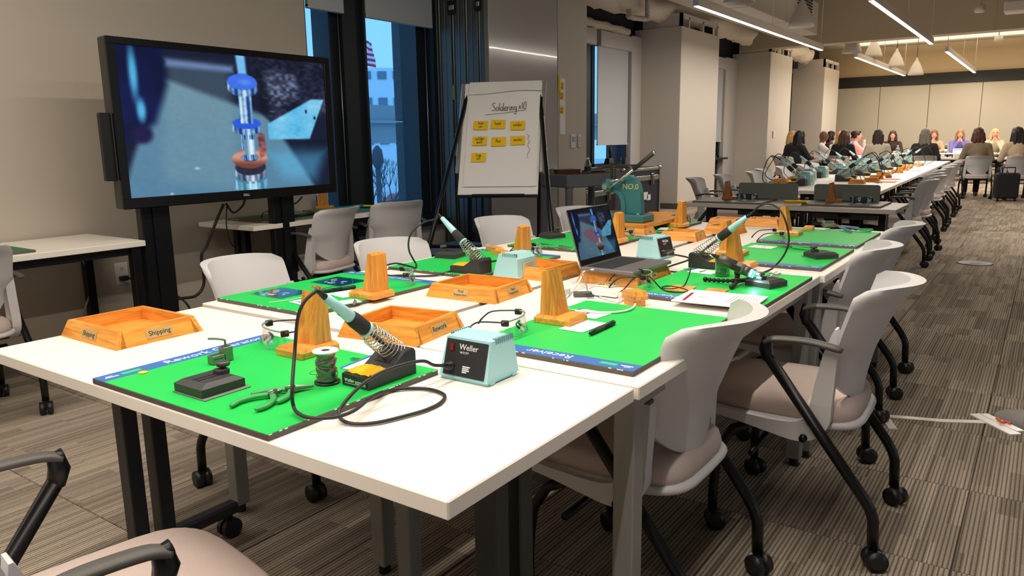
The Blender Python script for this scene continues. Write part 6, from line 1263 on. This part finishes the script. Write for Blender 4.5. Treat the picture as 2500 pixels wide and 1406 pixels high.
def pose_meshes(pose):
    """seated figure facing +x, hips at the origin column; returns body, top, trousers, shoes meshes"""
    lean = .07 if pose != 'back' else .03
    sh = lambda s: Vector((lean, .175 * s, 1.0)); hd = Vector((lean + .055, 0, 1.235))
    W_, E_ = {}, {}
    for s in (-1, 1):
        if pose == 'clasp' or (pose == 'chin' and s == -1): E_[s] = Vector((lean + .26, .19 * s, .79)); W_[s] = Vector((lean + .215, .045 * s, 1.03))
        elif pose == 'back': E_[s] = Vector((lean + .03, .26 * s, .74)); W_[s] = Vector((lean + .25, .17 * s, .76))
        else: E_[s] = Vector((lean + .12, .25 * s, .78)); W_[s] = Vector((lean + .33, .10 * s, .775))
    def limbs(m, g, arm_end=1.):
        for s in (-1, 1):
            m.cap(sh(s), .056 + g, E_[s], .043 + g); m.cap(E_[s], .042 + g, E_[s].lerp(W_[s], arm_end), .031 + g)
    def trunk(m, g):
        m.ball((0, 0, .555), (.125 + g, .175 + g, .12 + g), 16, 10); m.cap((.0, 0, .60), .115 + g, (lean * .6, 0, .80), .118 + g); m.ball((lean * .5, .0, .72), (.115 + g, .15 + g, .16 + g), 16, 10); m.ball((lean, 0, .90), (.112 + g, .168 + g, .17 + g), 16, 10); m.cap((lean, -.15, .99), .066 + g, (lean, .15, .99), .066 + g)
        m.cap((lean, -.06, 1.03), .062 + g, (lean, .06, 1.03), .062 + g)
    def legs(m, g):
        for s in (-1, 1): m.cap((.03, .09 * s, .55), .085 + g, (.43, .11 * s, .535), .06 + g); m.cap((.43, .11 * s, .535), .057 + g, (.40, .10 * s, .10), .04 + g)
    b = M(); trunk(b, 0); limbs(b, 0); legs(b, 0)
    b.cap((lean + .005, 0, 1.03), .052, hd + Vector((-.02, 0, -.07)), .05); b.ball(hd, (.096, .076, .116), 18, 12); b.ball(hd + Vector((.03, 0, -.062)), (.058, .055, .056), 14, 10)
    b.ball(hd + Vector((.093, 0, -.015)), (.022, .013, .024), 10, 8); b.cap(hd + Vector((.088, 0, .02)), .009, hd + Vector((.106, 0, -.022)), .012)
    for s in (-1, 1):
        b.ball(hd + Vector((-.008, .076 * s, -.008)), (.018, .010, .028), 8, 6); b.ball(hd + Vector((.075, .036 * s, .028)), (.02, .026, .008), 8, 6); b.ball(hd + Vector((.06, .045 * s, -.03)), (.026, .022, .024), 8, 6)
        w = W_[s]; up = pose == 'clasp' or (pose == 'chin' and s == -1); d = Vector((.02, -.35 * s, .9)).normalized() if up else Vector((.95, -.25 * s, .0)).normalized(); side = Vector((.85, .4 * s, 0)) if up else Vector((.25, .97, 0)); side = side.normalized()
        pm = w + d * .045; b.cap(w, .028, pm, .03); b.ball(pm + d * .01, .032, 10, 8)
        for f in range(4):
            o = pm + side * (.019 * (f - 1.5)) + d * .028; ln = (.042, .05, .046, .036)[f]; c = (Vector((.6, -.5 * s, 0)) if up else Vector((.2, 0, -.5))).normalized(); k1 = o + d * ln * .55 + c * .006; b.cap(o, .0095, k1, .009, 6); b.cap(k1, .009, k1 + (d * .5 + c).normalized() * ln * .5, .0075, 6)
        tb = w + d * .02 + side * .026 * (1 if up else -s); b.cap(tb, .011, tb + (d + side * (.6 if up else -.6 * s)).normalized() * .045, .0085, 6)
    body = remesh(b, 'body_' + pose, .0085)
    t = M(); trunk(t, .012); limbs(t, .013, .93); t.tube([(lean + .005, 0, 1.03), (lean + .01, 0, 1.085)], [.075, .06], 14); top = remesh(t, 'top_' + pose, .012)
    p = M(); p.ball((0, 0, .555), (.14, .19, .125), 16, 10); legs(p, .014); tr = remesh(p, 'trousers_' + pose, .014)
    f = M()
    for s in (-1, 1): f.cap((.37, .10 * s, .045), .042, (.53, .115 * s, .035), .034); f.cap((.385, .1 * s, .05), .04, (.395, .1 * s, .10), .042)
    shoes = remesh(f, 'shoes_' + pose, .012)
    return body, top, tr, shoes, hd
POSES = {k: pose_meshes(k) for k in ('clasp', 'chin', 'table', 'back')}
def hair_mesh(kind):
    h = M(); c = Vector((0, 0, 0))
    if kind in ('long', 'verylong', 'bob', 'wavy'):
        h.ball((-.014, 0, .022), (.106, .092, .112), 18, 12)
        zb, ww = {'long': (-.26, .088), 'verylong': (-.36, .085), 'bob': (-.15, .10), 'wavy': (-.25, .10)}[kind]
        rnd = random.Random(3)
        for s in (-1, 1):
            h.cap((.03, .074 * s, .02), .026, (.045, .086 * s, zb * .55), .026)
            h.cap((-.02, .072 * s, .0), .04, (-.02 - .02, ww * s, zb * .8), .034)
            h.cap((.045, .05 * s, .085), .03, (.055, .078 * s, .01), .02)
        for y in (-.05, 0, .05): h.cap((-.07, y, .0), .05, (-.10, y * 1.35 + .008 * rnd.random(), zb), .034)
        if kind == 'bob': h.ball((-.05, 0, -.08), (.085, .115, .10), 16, 10)
    elif kind == 'short': h.ball((-.018, 0, .028), (.10, .086, .102), 18, 12); h.ball((-.03, 0, -.01), (.085, .084, .07), 14, 10); h.cap((.055, -.04, .095), .026, (.055, .04, .095), .026)
    return remesh(h, 'hair_' + kind, .009, 4)
HAIRS = {k: hair_mesh(k) for k in ('long', 'verylong', 'bob', 'wavy', 'short')}
EYE = mat('eye_dark', (40, 28, 26), .3); LIP = mat('lips', (176, 88, 84), .5)
fm = M()
for s in (-1, 1): fm.ball((.084, .034 * s, .008), (.009, .014, .006), 8, 6).tube([(.088, .018 * s, .03), (.089, .036 * s, .034), (.08, .054 * s, .029)], .004, 6)
EYES = fm.mesh('eyes', EYE); MOUTH = M().tube([(.083, -.022, -.064), (.091, 0, -.062), (.083, .022, -.064)], [.004, .0065, .004], 6).tube([(.081, -.02, -.07), (.089, 0, -.071), (.081, .02, -.07)], [.003, .0055, .003], 6).mesh('mouth', LIP)
def part_of(me, name, mt, t, loc=(0, 0, 0)):
    o = bpy.data.objects.new(name, me); COL.objects.link(o); o.parent = t; o.location = loc
    if not me.materials: me.materials.append(mt)
    o.material_slots[0].link = 'OBJECT'; o.material_slots[0].material = mt; return o
HEADS = {}
def person(lab, x, y, deg, pose, skin, top, hair=None, hairc=(40, 30, 26), trouser=(30, 30, 34), chairlab=None, chdeg=None, dz=0):
    t = thing('person', lab, 'person', (x, y, dz), math.radians(deg), 'people at the meeting')
    body, tp, tr, sho, hd = POSES[pose]
    bo = part_of(body, 'body', SKINS[skin], t); part_of(tp, 'top', mat('cloth_%d_%d_%d' % top, top, .9, var=.08, vscale=40, bump=.3, bscale=300), t); part_of(tr, 'trousers', mat('cloth_%d_%d_%d' % trouser, trouser, .9), t); part_of(sho, 'shoes', mat('shoe_brown', (96, 70, 52), .6), t)
    if hair: part_of(HAIRS[hair], 'hair', mat('hair_%d_%d_%d' % hairc, hairc, .55, var=.25, vscale=60, bump=.5, bscale=200), t, hd)
    for me, n, mt in ((EYES, 'eyes', EYE), (MOUTH, 'mouth', LIP)): o = bpy.data.objects.new(n, me); COL.objects.link(o); o.parent = t; o.location = hd
    if chairlab: a = math.radians(deg if chdeg is None else chdeg); chair(x - .05 * math.cos(a), y - .05 * math.sin(a), math.degrees(a), chairlab, 'chairs at the meeting')
    return t
BLK = (24, 24, 28)
person('person in black with long black hair, leftmost, seen from behind', 17.2, 4.56, -38, 'table', 'tan', BLK, 'long', (18, 17, 18), BLK, 'white edged chair of the leftmost person in black')
person('person with blonde hair behind the bald one in a white shirt', 18.0, 4.95, -60, 'table', 'fair', (34, 34, 42), 'bob', (206, 164, 104), BLK, 'white chair of the blonde person on the window side')
person('bald person in a white shirt with a hand at the chin', 18.35, 4.36, -68, 'chin', 'brown', (226, 222, 222), None, BLK, (50, 48, 50), 'grey chair of the person in a white shirt')
person('person with long brown hair in a black jacket, back turned, left group', 17.75, 3.70, -10, 'back', 'fair', (22, 20, 22), 'long', (74, 46, 30), BLK, 'dark chair behind the brown haired person in a black jacket')
person('bald person in an olive jacket behind the white shirt', 20.3, 4.42, -80, 'table', 'tan', (84, 80, 66), None, BLK, BLK, 'chair of the bald person in olive')
person('person with black hair behind the bald one in olive', 21.0, 4.78, -80, 'table', 'tan', (40, 40, 46), 'bob', (24, 20, 20), BLK, 'chair of the black haired person by the back')
person('person with short dark hair far back on the window side', 22.0, 4.62, -84, 'table', 'pink', (60, 62, 70), 'short', (44, 32, 28), BLK, 'chair of the short haired person far back')
person('person in a light blue shirt with short black hair, far back', 23.0, 4.62, -92, 'table', 'tan', (126, 142, 190), 'short', (20, 18, 20), BLK, 'chair of the person in a light blue shirt')
person('person in pink with tied dark hair resting the chin on a hand', 21.2, 4.2, -75, 'chin', 'pink', (232, 170, 176), 'short', (48, 34, 30), BLK, 'chair of the person in pink')
person('person with very long dark hair in a cream sweater, back turned', 17.75, 3.0, 12, 'back', 'fair', (198, 186, 166), 'verylong', (44, 28, 22), BLK, 'dark chair behind the person in a cream sweater')
person('person in a dark jacket with wavy brown hair, facing the camera', 24.25, 3.72, 186, 'table', 'pink', (50, 40, 38), 'wavy', (58, 36, 28), BLK, 'chair of the facing person in a dark jacket')
person('person with long grey hair in a dark jacket, back turned', 17.75, 2.12, 10, 'back', 'fair', (48, 46, 46), 'long', (122, 114, 102), BLK, 'dark chair behind the grey haired person')
person('person in beige facing the camera beside the grey haired head', 24.25, 2.70, 190, 'chin', 'pink', (186, 164, 132), 'long', (120, 84, 56), BLK, 'chair of the facing person in beige')
person('person in a purple top with both hands clasped at the mouth', 24.25, 2.07, 188, 'clasp', 'pink', (112, 104, 176), 'long', (156, 112, 72), (50, 44, 60), 'chair of the person in purple')
person('person with a reddish brown bob in a taupe sweater, back turned', 17.55, 1.17, 14, 'back', 'fair', (136, 120, 98), 'bob', (78, 44, 28), BLK, 'dark chair behind the reddish brown haired person')
person('blonde person in pale green with both hands clasped', 24.25, 1.28, 190, 'clasp', 'pink', (196, 190, 164), 'long', (226, 176, 128), BLK, 'chair of the blonde person facing the camera')
person('person in a cream fleece at the right edge, back turned', 17.55, .52, 20, 'back', 'tan', (214, 190, 156), 'long', (44, 34, 30), BLK, 'dark chair at the right edge behind the cream fleece')
# things on the meeting tables
for p, l in (((23.36, 3.05, ZT), 'white folded name sign left of the grey haired head'), ((23.36, 1.98, ZT), 'white folded name sign in front of the purple top')):
    t = thing('name_sign', l, 'sign', p, PI, 'name signs'); M().raw([(.06, -.14, 0), (.06, .14, 0), (0, .14, .12), (0, -.14, .12), (-.06, -.14, 0), (-.06, .14, 0), (.057, -.14, 0), (.057, .14, 0), (-.057, -.14, 0), (-.057, .14, 0), (0, .14, .117), (0, -.14, .117)], [(0, 1, 2, 3), (3, 2, 5, 4), (7, 6, 11, 10), (10, 11, 8, 9)]).build('card', PAPER, t); M().raw([(.0605, -.1, .0), (.0605, .1, .0)] and [(.02, -.13, .085), (.02, .13, .085), (.012, .13, .101), (.012, -.13, .101)], [(0, 1, 2, 3)]).build('blue_strip', BLUE, t)
GB = clearmat('green_bottle_glass', (70, 140, 90), .25)
def bottle(lab, p, m, h=.24, r=.033, capm=PRINTW, grp='bottles at the meeting'):
    t = thing('bottle', lab, 'bottle', p, 0, grp); M().lathe([(r * .9, 0), (r, .008), (r, h * .55), (r * .85, h * .65), (r * .42, h * .8), (r * .4, h * .93)], 16).build('bottle', m, t); M().lathe([(r * .45, h * .92), (r * .45, h), (r * .3, h * 1.01)], 12).build('cap', capm, t); M().lathe([(r * 1.02, h * .2), (r * 1.02, h * .45)], 16, False).build('label', capm, t)
bottle('green bottle by the name sign in front of the purple top', (23.5, 2.3, ZT), GB); bottle('green bottle in front of the blonde facing person', (23.5, .98, ZT), GB)
t = thing('bottle', 'white metal flask on the near meeting table', 'bottle', (18.6, 2.74, ZT), 0, 'bottles at the meeting'); M().lathe([(.034, 0), (.036, .01), (.036, .2), (.03, .225), (.014, .235), (.014, .25), (.02, .252), (.02, .275), (.006, .28)], 18).build('flask', mat('flask_white', (206, 202, 200), .35), t)
bottle('clear bottle right of the pink cup', (19.0, 3.72, ZT), GLASSJ); bottle('clear bottle left of the cream sweater', (18.62, 3.38, ZT), GLASSJ, .22, .03)
t = thing('cup', 'bright pink cup on the table corner by the person in pink', 'cup', (18.8, 3.76, ZT)); M().lathe([(.03, 0), (.048, .13), (.05, .132), (.046, .13), (.028, .004)], 18, False).build('cup', mat('hot_pink', (232, 40, 84), .4), t)
for p, rz, l in (((18.35, 3.98, ZT), .2, 'open papers on the table by the white shirt'), ((18.55, 1.78, ZT), .1, 'papers on the near table right of the grey haired person'), ((18.62, .98, ZT), -.1, 'papers on the near table right of the brown haired person')):
    t = thing('papers', l, 'papers', p, rz, 'papers at the meeting'); M().box(-.15, .15, -.11, .11, 0, .006).build('sheet', PAPER, t); M().at((.03, .02, .006), .2).box(-.14, .14, -.1, .1, 0, .008).build('sheet', PAPER, t)
t = thing('card_box', 'small white upright card box on the near meeting table', 'box', (18.5, 1.6, ZT), .3); M().box(-.05, .05, -.06, .06, 0, .09, .003).build('box', PAPER, t)
t = thing('cup', 'small white paper cup on the near meeting table', 'cup', (18.5, 1.86, ZT)); M().lathe([(.025, 0), (.036, .085), (.038, .087), (.034, .085), (.024, .003)], 16, False).build('cup', PAPER, t)
t = thing('suitcase', 'black wheeled bag standing by the chair at the right edge', 'bag', (16.9, .62, 0), .3); M().box(-.12, .12, -.19, .19, .05, .52, .03).build('body', BLACK, t); M().tube([(-.08, -.1, .5), (-.08, -.1, .62), (-.08, .1, .62), (-.08, .1, .5)], .012, 8).build('handle', BLACK, t)
for y in (-.14, .14): M().cyl((-.08, y, .03), .03, -.012, .012, 14, 'y').build('wheel', BLACK, t)
